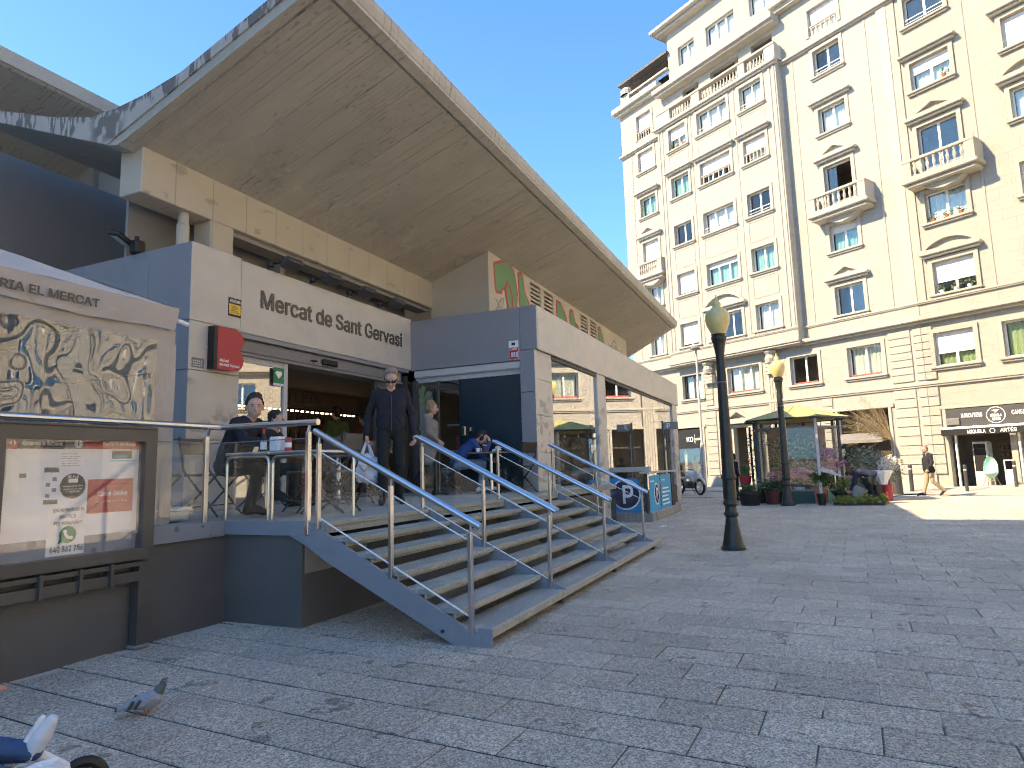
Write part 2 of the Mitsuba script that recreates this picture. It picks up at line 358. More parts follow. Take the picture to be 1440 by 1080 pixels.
# return wall with the bar window and the teal door
YR = 10.70
put('return_fascia', cbx(-6.98, -4.605, YR, YR + .1, 3.30, 4.285, .004), 'm_panel_shaded', mk)
put('corner_fascia', cbx(-4.598, -4.27, YR, YR + .1, 3.478, 4.285, .004), 'm_panel_shaded', mk)
put('corner_pillar', cbx(-4.62, -4.335, YR + .004, YR + .3, P, 2.70, .004), 'm_panel_shaded', mk)
put('corner_pillar', cbx(-4.62, -4.335, YR + .004, YR + .3, 2.707, 3.473, .004), 'm_panel_shaded', mk)
put('return_shutter_box', cat(cbx(-6.9, -4.63, YR + .02, YR + .2, 3.15, 3.29, .015), bx(-6.9, -4.63, YR + .1, YR + .2, 3.06, 3.15)), 'm_lightgrey', mk)
put('teal_door', cat(cbx(-5.9, -4.63, YR + .10, YR + .14, P, 3.06, .006), bx(-5.93, -5.9, YR + .08, YR + .16, P, 3.06)), 'm_teal', mk, label='tall dark teal door panel beside the bar window')
put('door_lock', cat(cbx(-5.88, -5.80, YR + .05, YR + .1, 1.98, 2.16, .01), cbx(-5.72, -5.68, YR + .05, YR + .1, 2.06, 2.14, .008)), 'm_steel', mk)
puts('window_post', (bx(-6.93, -6.85, YR + .02, YR + .14, P, 3.1), bx(-6.4, -6.37, YR + .05, YR + .12, P, 3.06)), 'm_darkgrey', mk)
put('bar_window', bx(-6.84, -5.94, YR + .085, YR + .087, P + .02, 3.05), 'm_glass', mk)
# sun side with tall reflecting glazing
XF = -4.27
ys = [10.705, 13.51, 16.45, 18.93, 22.43, 24.8]
for a, b in zip(ys, ys[1:]): put('long_fascia_panel', cbx(XF - .05, XF, a + .003, b - .003, 3.478, 4.283, .004), 'm_panel', mk)
put('flat_roof', cat(bx(-12, XF - .052, YR + .1, 24.75, 4.10, 4.24), bx(-12, XS - .06, 5.7, YR + .1, 4.20, 4.28), bx(-11.9, XF - .06, YR + .2, 24.7, 3.48, 3.53)), 'm_darkgrey', mk)
for z0, z1 in ((P, 1.62), (1.627, 2.28), (2.287, 2.94), (2.947, 3.473)): put('pillar_panel', cbx(-4.36, -4.33, YR + .008, 11.56, z0, z1, .004), 'm_panel', mk)
put('pillar_inner', bx(-4.62, -4.362, YR + .3, 11.5, P, 3.47), 'm_darkgrey', mk)
put('glazing_pillar', cbx(-4.5, -4.30, 14.46, 15.12, .0, 3.477, .006), 'm_panel', mk)
put('end_pillar', cbx(-4.6, -4.30, 23.75, 24.6, 0, 3.477, .006), 'm_panel', mk)
puts('glazing_rail', (bx(-4.40, -4.32, 11.56, 23.75, 3.40, 3.476), bx(-4.42, -4.31, 15.12, 23.75, .0, .6), bx(-4.42, -4.31, 11.56, 14.46, .0, P)), 'm_darkgrey', mk)
for a, b in ((11.57, 14.45), (15.13, 19.4), (19.41, 23.74)): put('glass_front', bx(-4.352, -4.35, a, b, .55, 3.40), 'm_mirrorglass', mk)
# inside: cafe and hall
put('inner_floor', bx(-14, -4.45, 5.7, 24.7, P - .16, P - .104), 'm_darkgrey', mk)
puts('inner_wall', (bx(-11.6, -11.5, 5.7, 24.7, P, 3.5), bx(-11.5, -6.9, 14.0, 14.1, P, 3.5), bx(-11.5, -4.6, 24.6, 24.7, 0, 3.5), bx(-11.5, -7.2, 5.72, 5.8, P, 3.3)), 'm_cafe', mk)
put('inner_ceiling', bx(-11.5, -7.42, 6.46, 14, 3.16, 3.2), 'm_cafe', mk)
put('left_glass_door', bx(-7.102, -7.10, 6.47, 7.42, P + .01, 3.02), 'm_mirrorglass', mk)
put('left_door_frame', cat(bx(-7.12, -7.07, 7.42, 7.50, P, 3.02), bx(-7.12, -7.08, 6.46, 7.5, 2.94, 3.02)), 'm_lightgrey', mk)
put('right_glass_door', bx(-7.102, -7.10, 9.75, 10.6, P + .01, 3.02), 'm_glass', mk)
put('right_door_frame', cat(bx(-7.12, -7.07, 9.68, 9.75, P, 3.02), bx(-7.14, -7.02, 10.6, 10.69, P, 3.2)), 'm_darkgrey', mk)
# concrete beam, post, pipe
XB = -7.6
put('concrete_beam', cbx(-8.03, XB, 5.385, 12.62, 5.055, 5.72, .012), 'm_beam', mk, label='long pale concrete beam under the roof, above the entrance sign')
put('beam_post', cbx(-7.95, XB - .004, 6.485, 6.90, 4.2, 5.053, .01), 'm_beam', mk)
put('clerestory', cat(bx(-8.4, -8.35, 5.75, 12.6, 4.2, 5.6), bx(-8.02, -7.7, 6.92, 12.6, 4.98, 5.05)), 'm_recess', mk)
put('drain_pipe', cat(tube([(-7.72, 6.12, 4.2), (-7.72, 6.12, 4.86)], .085, 14), tube([(-7.72, 6.12, 4.86), (-7.74, 6.15, 5.06)], [.075, .06], 14)), 'm_plaster', mk)
# upper walls
put('upper_end_wall', bx(-7.62, -6.135, 12.61, 12.75, 4.24, 6.35), 'm_plaster', mk)
gw = Polygon([(12.60, 4.24), (24.8, 4.24), (24.8, 6.30), (12.60, 6.30)])
vents = [(14.98, 15.76), (15.94, 16.72), (19.08, 19.84), (20.06, 20.82)]
VZ = [5.43 + .112 * k for k in range(6)]
put('upper_wall', plate(gw.difference(unary_union([sbox(a, 5.40, b, 6.09) for a, b in vents])), -.14, (-6.13, 0, 0), EY, EZ, EX), 'm_plaster', mk)
put('attic_wall', cat(bx(-7.66, -7.60, 12.7, 26, 4.2, 5.68), bx(-7.6, -6.2, 24.7, 24.8, 4.2, 6.2)), 'm_plaster', mk)
for a, b in vents:
    vk = put('louvre_vent', cat(bx(-6.2, -6.125, a, a + .035, 5.40, 6.09), bx(-6.2, -6.125, b - .035, b, 5.40, 6.09)), 'm_plaster', mk)
    for z in VZ: put('slat', tf(bx(-.012, .012, a + .035, b - .035, -.026, .026), [[1, 0, 0, -6.165], [0, 1, 0, 0], [0, 0, 1, z + .01], [0, 0, 0, 1]]), 'm_plaster', vk)
# graffiti on the upper wall
def blob(pts, r=.12): return Polygon(pts).buffer(r).buffer(-r * 1.4).buffer(r * .6)
g1 = blob([(12.9, 5.95), (13.3, 6.1), (13.65, 6.22), (14.0, 6.05), (14.15, 5.6), (14.05, 5.1), (13.85, 4.65), (13.65, 4.9), (13.5, 5.45), (13.4, 5.7), (13.25, 5.4), (12.98, 5.35)])
g2 = blob([(14.28, 6.1), (14.5, 6.12), (14.62, 5.7), (14.85, 5.5), (14.92, 4.8), (14.4, 4.8), (14.32, 5.4)])
g3 = blob([(16.98, 6.0), (17.3, 5.98), (17.7, 5.7), (17.95, 5.2), (17.6, 4.8), (16.95, 4.8)])
g4 = blob([(18.1, 5.95), (18.35, 6.0), (18.55, 5.65), (18.85, 5.6), (18.98, 5.0), (18.1, 4.9)])
g5 = blob([(21.0, 5.98), (21.25, 6.0), (21.6, 5.6), (21.9, 5.2), (21.7, 4.9), (21.0, 5.0)])
mat('m_paintgreen', (.16, .30, .17), .7); mat('m_paintred', (.42, .10, .09), .7)
OX = (-6.1285, 0, 0)
for i, g in enumerate((g1, g2, g3, g4, g5)):
    put('graffiti_red', plate(g.buffer(.035) if i < 2 else g.buffer(.045).difference(g.buffer(-.3)), .002, (-6.1295, 0, 0), EY, EZ, EX), 'm_paintred', mk)
    put('graffiti_green', plate(g.buffer(-.03), .003, (-6.127, 0, 0), EY, EZ, EX), 'm_paintgreen', mk)
mid = blob([(13.45, 5.55), (13.62, 5.75), (13.85, 5.5), (13.9, 5.0), (13.72, 4.85), (13.55, 5.2)], .05)
put('graffiti_red', plate(mid.difference(mid.buffer(-.07)), .003, (-6.123, 0, 0), EY, EZ, EX), 'm_paintred', mk)
from shapely.geometry import LineString
tags = [LineString([(12.95 + .05 * i + .12 * math.sin(i * 2.1), 5.0 + .16 * math.cos(i * 1.7) + .02 * i) for i in range(9)]).buffer(.012),
        LineString([(14.1 + .02 * i + .09 * math.sin(i * 1.9), 4.95 + .2 * math.cos(i * 2.3)) for i in range(8)]).buffer(.012),
        LineString([(22.2 + .06 * i + .1 * math.sin(i * 2.4), 5.55 + .12 * math.cos(i * 1.9)) for i in range(9)]).buffer(.012),
        LineString([(23.05 + .33 * math.cos(a), 5.55 + .33 * math.sin(a)) for a in np.linspace(0, 6.3, 20)]).buffer(.02),
        LineString([(22.9, 5.0), (23.0, 5.7), (23.1, 5.45), (23.25, 5.75), (23.3, 4.9)]).buffer(.018),
        LineString([(24.0, 5.7), (24.1, 5.1), (24.25, 5.5), (24.45, 4.8)]).buffer(.02)]
puts('graffiti_tag', ([plate(t, .002, OX, EY, EZ, EX) for t in tags]), 'm_grey', mk)
# folded roof
def roof_z(x): return 5.665 + .341 * (x + 7.7) if x > -7.85 else 5.65 + .375 * (-7.85 - x)
prof = [(-11.5, roof_z(-11.5)), (-7.95, 5.66), (-7.75, 5.62), (-4.35, roof_z(-4.35)), (-4.33, roof_z(-4.35) + .10), (-4.33, roof_z(-4.35) + .20), (-4.6, roof_z(-4.6) + .25), (-6.6, roof_z(-6.6) + .24),
        (-7.3, 6.16), (-7.8, 6.12), (-8.3, 6.13), (-9.2, 6.37), (-10.45, 6.80), (-11.5, roof_z(-11.5) + .14)]
n_ = len(prof)
v0 = np.array([(x, 5.15, z) for x, z in prof]); yend = np.array([26.1 + (-4.35 - x) * .62 if x > -7.9 else 28.2 for x, z in prof])
v1 = v0.copy(); v1[:, 1] = yend
tri = trimesh.creation.triangulate_polygon(Polygon(prof), engine='earcut')
tv, tfc = tri
idx = [int(np.argmin(np.abs(np.array(prof) - p).sum(1))) for p in tv]
capf = np.array([[idx[i] for i in t] for t in tfc])
sidef = np.vstack([[[i, (i + 1) % n_, (i + 1) % n_ + n_], [i, (i + 1) % n_ + n_, i + n_]] for i in range(n_)])
put('folded_roof', (np.vstack([v0, v1]), np.vstack([capf, capf + n_, sidef])), 'm_soffit', mk, label='folded concrete roof slab rising from the beam to a sharp eave')
pe = [(x, z + .115) if k in (2, 3) else (x, z) for k, (x, z) in enumerate(prof) if k != 4]
put('roof_end_face', plate(Polygon(pe), .02, (0, 5.128, 0), EX, EZ, EY), 'm_stained', mk, label='pale roof edge with black water stains')
boards = []
y, k = 5.31, 0
while y < 27.4:
    w = .15; d = nrng.uniform(.018, .026); ye = min(y + w, 27.5)
    x1 = -4.56 if ye < 25.9 else -4.56 - (ye - 25.9) / .62
    x0 = -7.58 if y < 12.4 else -6.2 if y < 24.7 else -7.7
    if x1 > x0 + .1:
        g = .004 if nrng.random() < .6 else .011
        z0, z1 = roof_z(x0), roof_z(x1)
        b = bx(0, 1, y + g, ye, -d, .01); vv = b[0].copy()
        xx = x0 + (x1 - x0) * vv[:, 0]; vv[:, 2] += z0 + (z1 - z0) * vv[:, 0]; vv[:, 0] = xx
        boards.append((vv, BF))
    y += w
put('soffit_board_marks', cat(boards), 'm_soffit', mk)
put('eave_lip', cat([(lambda v: (v, BF))(np.array([[x, yy, roof_z(x) + dz] for dz, yy in ((-.05, 0), (.02, 0)) for x, yy in ((-4.50, 5.16), (-4.36, 5.16), (-4.36, 26.05), (-4.50, 26.1))]))]), 'm_soffit', mk)
put('end_lip', (lambda v: (v, BF))(np.array([[x, yy, roof_z(x) + dz] for dz in (-.045, .02) for x, yy in ((-7.6, 5.14), (-4.5, 5.14), (-4.5, 5.26), (-7.6, 5.26))])), 'm_soffit', mk)
# the next bay of the roof, further back and higher
pr2 = [(-15.5, 7.15), (-12.0, 8.42), (-11.96, 8.46), (-11.96, 8.72), (-12.2, 8.72), (-15.5, 7.5)]
put('rear_roof', plate(Polygon(pr2), 26, (0, 5.15, 0), EX, EZ, EY), 'm_soffit', mk, label='second folded roof slab rising behind the first')
put('rear_roof_edge', bx(-11.958, -11.93, 5.15, 31, 8.47, 8.73), 'm_plaster', mk)
pr3 = [(-13.6, 5.2), (-11.9, 6.4), (-11.9, 6.6), (-13.8, 5.4)]
put('dark_back_wall', cat(bx(-16, -8.03, 8.3, 8.4, 4.2, 9), bx(-12.2, -12.1, 4.6, 8.3, P, 6.95)), 'm_recess', mk)  # back wall, plus a side wall added to block light from the left
puts('back_wall_batten', ([bx(x, x + .06, 8.22, 8.3, 4.2, 8.5) for x in (-15, -13.1, -11.6, -9.8)]), 'm_grey', mk)
put('inner_fold', plate(Polygon([(-16, 7.3), (-13.8, 6.6), (-12.0, 5.35), (-12, 5.2), (-16, 5.2)]), .4, (0, 7.8, 0), EX, EZ, EY), 'm_soffit', mk)
# hall body that carries the roofs (its far side)
put('hall_body', cat(bx(-30, -15.6, 5.2, 30, 0, 7.2), bx(-15.6, -12, 24.8, 30, 0, 7.0)), 'm_plaster', mk)

# lettering of the market
put('market_lettering', text('Mercat de Sant Gervasi', .245, 3.6, (XS + .001, 6.785, 3.735), EY, EZ, EX, .012), 'm_signdark', mk)
tm = 0
# ---------------------------------------------------------------- entrance stairs
st = thing('entrance_stairs', 'open riser steps in three flights with blue grey steel stringers', 'stairs')
NX = lambda k: -2.306 - .2647 * (k - 1)
NZ = lambda k: .135 + .1332 * (k - 1)
flights = [(4.645, 6.335), (6.355, 8.325), (8.345, 10.50)]
def step(x, y0, y1, z, d=.36):
    return cbx(x - d, x - .02, y0, y1, z - .04, z, .004)
sk = put('tread', cbx(-2.66, -2.33, 4.645, 10.98, NZ(1) - .045, NZ(1), .006), 'm_tread', st, label='long bottom tread across all three flights')
put('nosing', cbx(-2.335, -2.30, 4.645, 10.98, NZ(1) - .07, NZ(1) - .002, .01), 'm_nosing', sk)
for k in range(2, 8):
    for y0, y1 in flights:
        sk = put('tread', step(NX(k), y0, y1, NZ(k), .29 if k < 7 else .5), 'm_tread', st)
        put('nosing', cat(cbx(NX(k) - .024, NX(k) + .004, y0, y1, NZ(k) - .044, NZ(k) - .001, .005), bx(NX(k) - .07, NX(k) - .055, y0, y1, NZ(k) - .075, NZ(k) - .04)), 'm_nosing', sk)
pf = [(-4.06, .938), (-3.99, .886), (-2.46, .108), (-2.385, .092), (-2.385, -.02), (-2.56, -.03), (-3.86, .585), (-4.12, .73), (-4.30, .812), (-4.06, .812)]
put('stringer', plate(Polygon(pf), .03, (0, 4.612, 0), EX, EZ, EY), 'm_steelgrey', st, label='blue grey outer stringer plate nearest the dark wall')
pi = [(NX(7) - .05, NZ(7) + .02), (NX(1) - .06, NZ(1) + .03), (NX(1) + .0, NZ(1)), (NX(1) - .3, NZ(1) - .12), (NX(7) - .2, NZ(7) - .25)]
for y in (6.338, 8.328, 10.503): put('stringer', plate(Polygon(pi), .016, (0, y, 0), EX, EZ, EY), 'm_steelgrey', st)
put('end_plate', cbx(-2.42, -2.296, 4.625, 4.643, -.02, .14, .004), 'm_steelgrey', st)
put('bolt', cat([lathe([(0, 0), (.012, 0), (.012, .02), (0, .02)], 8, 0, 0, 0)]), 'm_dark', st, to_world=T4().translate([-2.72, 4.612, .10]).rotate([1, 0, 0], 90))
puts('foot', ([cbx(-2.40, -2.34, y, y + .08, -.03, .09, .004) for y in (6.3, 8.3, 10.6)]), 'm_darkgrey', st)

# ---------------------------------------------------------------- handrails on the stairs
def stair_rail(name, label, y, double, ztop=1.742, tg=True):
    t = thing(name, label, 'handrail', 'stainless handrails down the stairs')
    a, b = np.array([-4.035, y, ztop]), np.array([-2.375, y, ztop - .835])
    for dy in ((-.038, .038) if double else (0,)):
        put('rail_tube', tube([a + [0, dy, 0], b + [0, dy, 0]], 0.027 if double else .029, 14), 'm_steelbright', t, smooth=40)
    sl = (b - a)[2] / (b - a)[0]
    for x in (-3.985, -3.215, -2.47):
        zt = a[2] + sl * (x - a[0]); z0 = {-3.985: .87, -3.215: .48, -2.47: .09}[x]
        pk = put('post', cbx(x - .016, x + .016, y - .022, y + .022, z0, zt - .09, .004), 'm_steel', t)
        put('arm', tube([(x, y, zt - .10), (x + .012, y, zt - .02)], .011, 8), 'm_steel', pk)
    if tg:
        for x0, x1 in ((-3.96, -3.24), (-3.19, -2.495)):
            q = Polygon([(x0, a[2] + sl * (x0 - a[0]) - .74), (x1, a[2] + sl * (x1 - a[0]) - .74), (x1, a[2] + sl * (x1 - a[0]) - .16), (x0, a[2] + sl * (x0 - a[0]) - .16)])
            put('glass_panel', (lambda c: (np.array([[p[0], y, p[1]] for p in c]), np.array([[0, 1, 2], [0, 2, 3]])))(list(q.exterior.coords)[:4]), 'm_glass', t)
            put('glass_edge', cat(tube([(x0, y, a[2] + sl * (x0 - a[0]) - .16), (x1, y, a[2] + sl * (x1 - a[0]) - .16)], .006, 6), tube([(x0, y, a[2] + sl * (x0 - a[0]) - .74), (x1, y, a[2] + sl * (x1 - a[0]) - .74)], .008, 6)), 'm_white', t)  # white colour paints the glints along the glass edges
stair_rail('stair_handrail', 'single tube steel handrail on the near edge of the stairs', 4.625, False)
stair_rail('stair_handrail', 'twin tube steel handrail between the first and second flights', 6.345, True)
stair_rail('stair_handrail', 'twin tube steel handrail between the second and third flights', 8.335, True)
stair_rail('stair_handrail', 'single tube steel handrail on the far edge of the stairs beside the parking sign', 10.51, False)

# ---------------------------------------------------------------- terrace railing
tr = thing('terrace_railing', 'steel and glass railing around the raised terrace corner', 'railing')
put('rail_tube', tube(bend([(-5.2, -1.5, 1.834), (-5.2, 4.63, 1.834), (-4.0, 4.63, 1.822)],   .03), .029, 14), 'm_steelbright', tr, smooth=40)
for x, y in ((-5.385, 4.625), (-5.2, 4.46), (-4.105, 4.625), (-5.2, 1.9)):
    put('post', cat(cbx(x - .02, x + .02, y - .02, y + .02, .82, 1.74, .004), tube([(x, y, 1.73), (x + (.03 if x < -4.2 else .02), y, 1.82)], .014, 8)), 'm_steelbright' if x > -4.2 else 'm_steel', tr)
for c in ([(-5.36, 4.63), (-4.13, 4.63)], [(-5.2, 1.95), (-5.2, 4.43)]):
    (x0, y0), (x1, y1) = c
    put('glass_panel', (np.array([[x0, y0, .97], [x1, y1, .97], [x1, y1, 1.68], [x0, y0, 1.68]]), np.array([[0, 1, 2], [0, 2, 3]])), 'm_glass', tr)
    put('glass_edge', tube([(x0, y0, 1.68), (x1, y1, 1.68)], .005, 6), 'm_grey', tr)

# ================================================================ TALL APARTMENT BUILDING
FP0 = np.array([3.31, 31.698, 0.]); FT = np.array([.8440, -.5363, 0]); FN = np.array([-.5363, -.8440, 0])
FM = np.eye(4); FM[:3, 0], FM[:3, 1], FM[:3, 3] = FT, FN, FP0
def FB(*m): return tf(cat(*m), FM)
ab = thing('apartment_building', 'tall cream stone apartment building with balconies across the plaza', 'apartment building')
def fput(name, m, mt, parent=ab, **k): return put(name, FB(m), mt, parent, **k)
def fputs(name, ms, mt, parent=ab, **k):
    for m in ms: fput(name, m, mt, parent, **k)
ROWS = [(4.90, 6.25), (7.80, 9.12), (10.78, 12.03), (13.72, 14.93), (16.55, 17.80), (19.48, 20.80)]
wins = []   # (t0, t1, z0, z1, off, style, column, row)
for r, (z0, z1) in enumerate(ROWS):
    bay = .5 if r else 0
    B, C, D = ((-10.65, -9.37), (-8.54, -6.52), (-5.68, -4.37)) if r else ((-11.2, -9.8), (-8.07, -6.1), (-4.37, -2.95))
    A = (-13.45, -12.38) if r < 3 else (-13.70, -12.40)
    E = (-1.82, -.52) if r else (-1.53, -.03)
    F = (2.31, 3.79) if r else (2.06, 3.47)
    for c, (a, b) in zip('ABCDEF', (A, B, C, D, E, F)):
        if r == 0 and c == 'A': continue
        wins.append([a, b, z0, z1, bay if c in 'BCD' else 0, c, r])
    for i, c in enumerate('GHIJKLM'):
        t = 4.42 + i * 3.2 if r == 0 else 5.6 + i * 3.2
        wins.append([t, t + 1.42, z0, z1, 0, c, r])
wins.append([-13.67, -12.43, 21.65, 23.26, 0, 'A', 6]); wins.append([-1.91, -.5, 21.6, 23.0, 0, 'E', 6]); wins.append([2.3, 3.8, 21.8, 23.2, 0, 'F', 6])
door4 = {'E': 3, 'F': 3, 'A': 3, 'H': 3, 'J': 3}
for w in wins:
    if door4.get(w[5]) == w[6]: w[2] = 12.62
shops = [(-12.3, -9.85, -.3, 3.29, 'KO'), (-8.05, -7.0, -.3, 3.1, 'door'), (-6.6, -3.1, -.3, 3.2, 'mid'), (-2.34, .13, -.3, 3.45, 'cafe'), (2.07, 6.2, 0, 3.17, 'deli')] + [(8 + 4.2 * i, 11 + 4.2 * i, 0, 3.2, 'x') for i in range(5)]
tops = [(-9.85, -8.66, 22.0, 23.06), (-7.81, -5.93, 22.0, 23.06), (-5.13, -3.87, 22.0, 23.08)]   # loggias behind the bay balcony
def hole(a, b, z0, z1): return sbox(a, z0, b, z1)
SP = 1.62
allh = [hole(w[0], w[1], w[2], w[3]) for w in wins if w[4] == 0] + [hole(*s[:4]) for s in shops] + [hole(*q) for q in tops]
wall = sbox(-15.1, -.6, 28, 24.0).difference(unary_union(allh)).difference(sbox(-11.35, 6.9, -3.6, 21.5))
fput('wall', plate(wall.intersection(sbox(-20, -1, SP, 30)), -.32, (0, 0, 0), EX, EZ, EY), 'm_stone')
fput('wall', plate(wall.intersection(sbox(SP, -1, 50, 30)), -.32, (0, -.03, 0), EX, EZ, EY), 'm_stonetan')
bayw = sbox(-11.5, 6.95, -3.5, 21.3).difference(unary_union([hole(w[0], w[1], w[2], w[3]) for w in wins if w[4]]))
fput('bay', cat(plate(bayw, -.32, (0, .5, 0), EX, EZ, EY), bx(-11.5, -11.2, -.05, .18, 6.95, 21.3), bx(-3.8, -3.5, -.05, .18, 6.95, 21.3), bx(-11.5, -3.5, -.1, .5, 6.78, 6.948)), 'm_stone', label='projecting bay with three columns of windows')
fput('inner_dark', cat(bx(-15, 28, -3.6, -3.5, -.5, 24), *[bx(-15, 28, -3.5, -.33, z - .08, z + .08) for z in (3.9, 7.2, 10.2, 13.15, 16.0, 18.9, 21.4)], *[bx(t - .1, t + .1, -3.5, -.33, -.5, 24) for t in (-14.9, -11.6, -9.1, -6.3, -3.0, 1.2, 4.2, 7.4, 10.6, 13.8)]), 'm_interior')
fput('side_wall', cat(bx(-15.1, -14.7, -12, -.33, -.5, 24), bx(27.7, 28, -12, -.33, -.5, 24), bx(-15.1, 28, -12, -1.7, 23.8, 24.0)), 'm_stone')
# cornices and courses
def course(z0, z1, p, t0=-15.1, t1=SP, base=0., mt='m_trim', name='string_course'):
    return fput(name, cat(cbx(t0 - p * .6, t1, base + .002, base + p, z0 + .35 * (z1 - z0), z1, .02), cbx(t0 - p * .3, t1, base + .001, base + p * .6, z0, z0 + .35 * (z1 - z0) - .002, .015)), mt)
for t0, t1, mt in ((-15.1, SP, 'm_trim'), (SP + .004, 28, 'm_trimtan')):
    course(4.12, 4.32, .12, t0, t1, 0, mt); course(21.0, 21.2, .22, t0 if t0 > 0 else -3.45, t1, 0, mt)
    course(23.75, 24.45, .55, t0 if t0 > 0 else -3.3, t1, 0, mt, 'cornice'); course(6.72, 7.0, .34, t0 if t0 > 0 else -3.48, t1, 0, mt, 'cornice'); course(7.52, 7.64, .09, t0 if t0 > 0 else -3.48, t1, 0, mt)
course(21.0, 21.2, .22, -15.1, -11.52); course(23.9, 24.45, .5, -15.1, -11.4, 0, 'm_trim', 'cornice')
course(6.72, 7.0, .34, -15.1, -11.54, 0, 'm_trim', 'cornice'); course(7.52, 7.64, .09, -15.1, -11.52)
course(6.80, 7.06, .16, -11.5, -3.42, .5, 'm_trim', 'cornice'); course(7.50, 7.62, .07, -11.5, -3.46, .5); course(21.02, 21.30, .26, -11.55, -3.38, .5, 'm_trim', 'cornice')
course(23.3, 23.75, .4, -11.4, -3.4, .3, 'm_trim', 'cornice')
fputs('bay_parapet', (bx(-11.45, -10.4, .3, .62, 21.3, 22.05), bx(-8.75, -8.2, .3, .62, 21.3, 22.05), bx(-5.6, -5.2, .3, .62, 21.3, 22.05), bx(-4.0, -3.42, .2, .62, 21.3, 22.1), bx(-3.6, -3.42, .0, .2, 21.3, 22.1), bx(-11.45, -3.42, .32, .66, 22.05, 22.16), bx(-11.5, -3.4, -.3, .5, 21.28, 21.34), bx(-11.4, -3.4, .0, .3, 23.3, 24.0)), 'm_trim')
pent = sbox(-11.0, 24.0, 28, 27.6).difference(unary_union([hole(a, b, 24.9, 26.1) for a, b in ((-10.2, -8.97), (-8.11, -6.18), (-5.2, -3.9), (-1.9, -.5), (2.3, 3.8), (5.6, 7))]))
fput('penthouse_wall', cat(plate(pent, -.3, (0, -.25, 0), EX, EZ, EY), bx(-11.0, -10.7, -9, -.56, 24, 27.6), bx(-11, 28, -1.6, -1.5, 24, 27.6)), 'm_stone')
fput('penthouse_cornice', cat(cbx(-11.8, 28, -9, .45, 27.6, 27.85, .04), cbx(-11.5, 28, -9, .2, 27.4, 27.6, .04)), 'm_trim')
for a, b in ((-10.2, -8.97), (-8.11, -6.18), (-5.2, -3.9), (-1.9, -.5), (2.3, 3.8), (5.6, 7)): wins.append([a, b, 24.9, 26.1, -.25, 'P', 9])
fput('roof_terrace', cat(bx(-15.0, -11.0, -2.0, -1.9, 24.4, 26.2), bx(-15.2, -10.9, -2.4, .0, 26.15, 26.3)), 'm_darkgrey', label='dark roofed glazed terrace at the top left corner')
fput('terrace_glazing', bx(-14.9, -11.05, -.62, -.6, 25.2, 26.1), 'm_mirrorglass')
fput('terrace_parapet', cat(bx(-15.0, -14.2, -.4, -.0, 24.45, 25.3), bx(-14.2, -11.0, -.3, -.05, 25.15, 25.28), lathe([(.4, 0), (.4, .3), (.25, .5), (0, .55)], 12, -14.6, -.2, 25.3)), 'm_trim')

# windows
BAL = mikit.ply(lathe([(.05, 0), (.05, .05), (.03, .09), (.062, .25), (.03, .42), (.05, .47), (.05, .52)], 8), 'm_trim', smooth=50)
def Fw(t, n, z): p = FP0 + FT * t + FN * n; return [float(p[0]), float(p[1]), float(z)]
BALB = mikit.ply(lathe([(.05, 0), (.05, .05), (.03, .09), (.062, .25), (.03, .42), (.05, .47), (.05, .52)], 6), 'm_trim')
def balusters(t0, t1, n, z, parent, k, far=False):
    for i in range(k):
        put('baluster', BAL, None, parent, to_world=T4().translate(Fw(t0 + (i + .5) * (t1 - t0) / k, n, z)))
SHUT = {('A', 6): .7, ('A', 5): 1., ('A', 3): .8, ('B', 5): .45, ('C', 4): .62, ('D', 4): .55, ('B', 2): .86, ('B', 1): .86, ('E', 6): 1., ('F', 4): .38, ('F', 1): .62, ('F', 0): .6, ('C', 1): .0, ('E', 2): .28, ('C', 2): .22, ('G', 4): .9, ('G', 5): .5, ('G', 0): .0, ('H', 2): .6, ('I', 4): .5, ('J', 1): .7, ('B', 3): .0}
CURT = {('C', 2): 'teal', ('D', 2): 'teal', ('E', 2): 'teal', ('D', 1): 'w', ('A', 2): 'w', ('A', 1): 'w', ('A', 0): 'w', ('F', 2): 'w', ('F', 0): 'green', ('G', 0): 'green', ('C', 5): 'w', ('D', 5): 'w', ('A', 4): 'teal', ('B', 4): 'teal', ('C', 0): 'w', ('E', 0): 'w', ('B', 0): '', ('G', 3): 'w', ('C', 3): 'w'}
def wavy(t0, t1, z0, z1, n0, k=26):
    t = np.linspace(t0, t1, k); n = n0 + .025 * np.sin(np.arange(k) * 1.9)
    v = np.vstack([np.stack([t, n, np.full(k, z)], 1) for z in (z0, z1)]); i = np.arange(k - 1)
    return v, np.vstack([np.stack([i, i + 1, i + 1 + k], 1), np.stack([i, i + 1 + k, i + k], 1)])
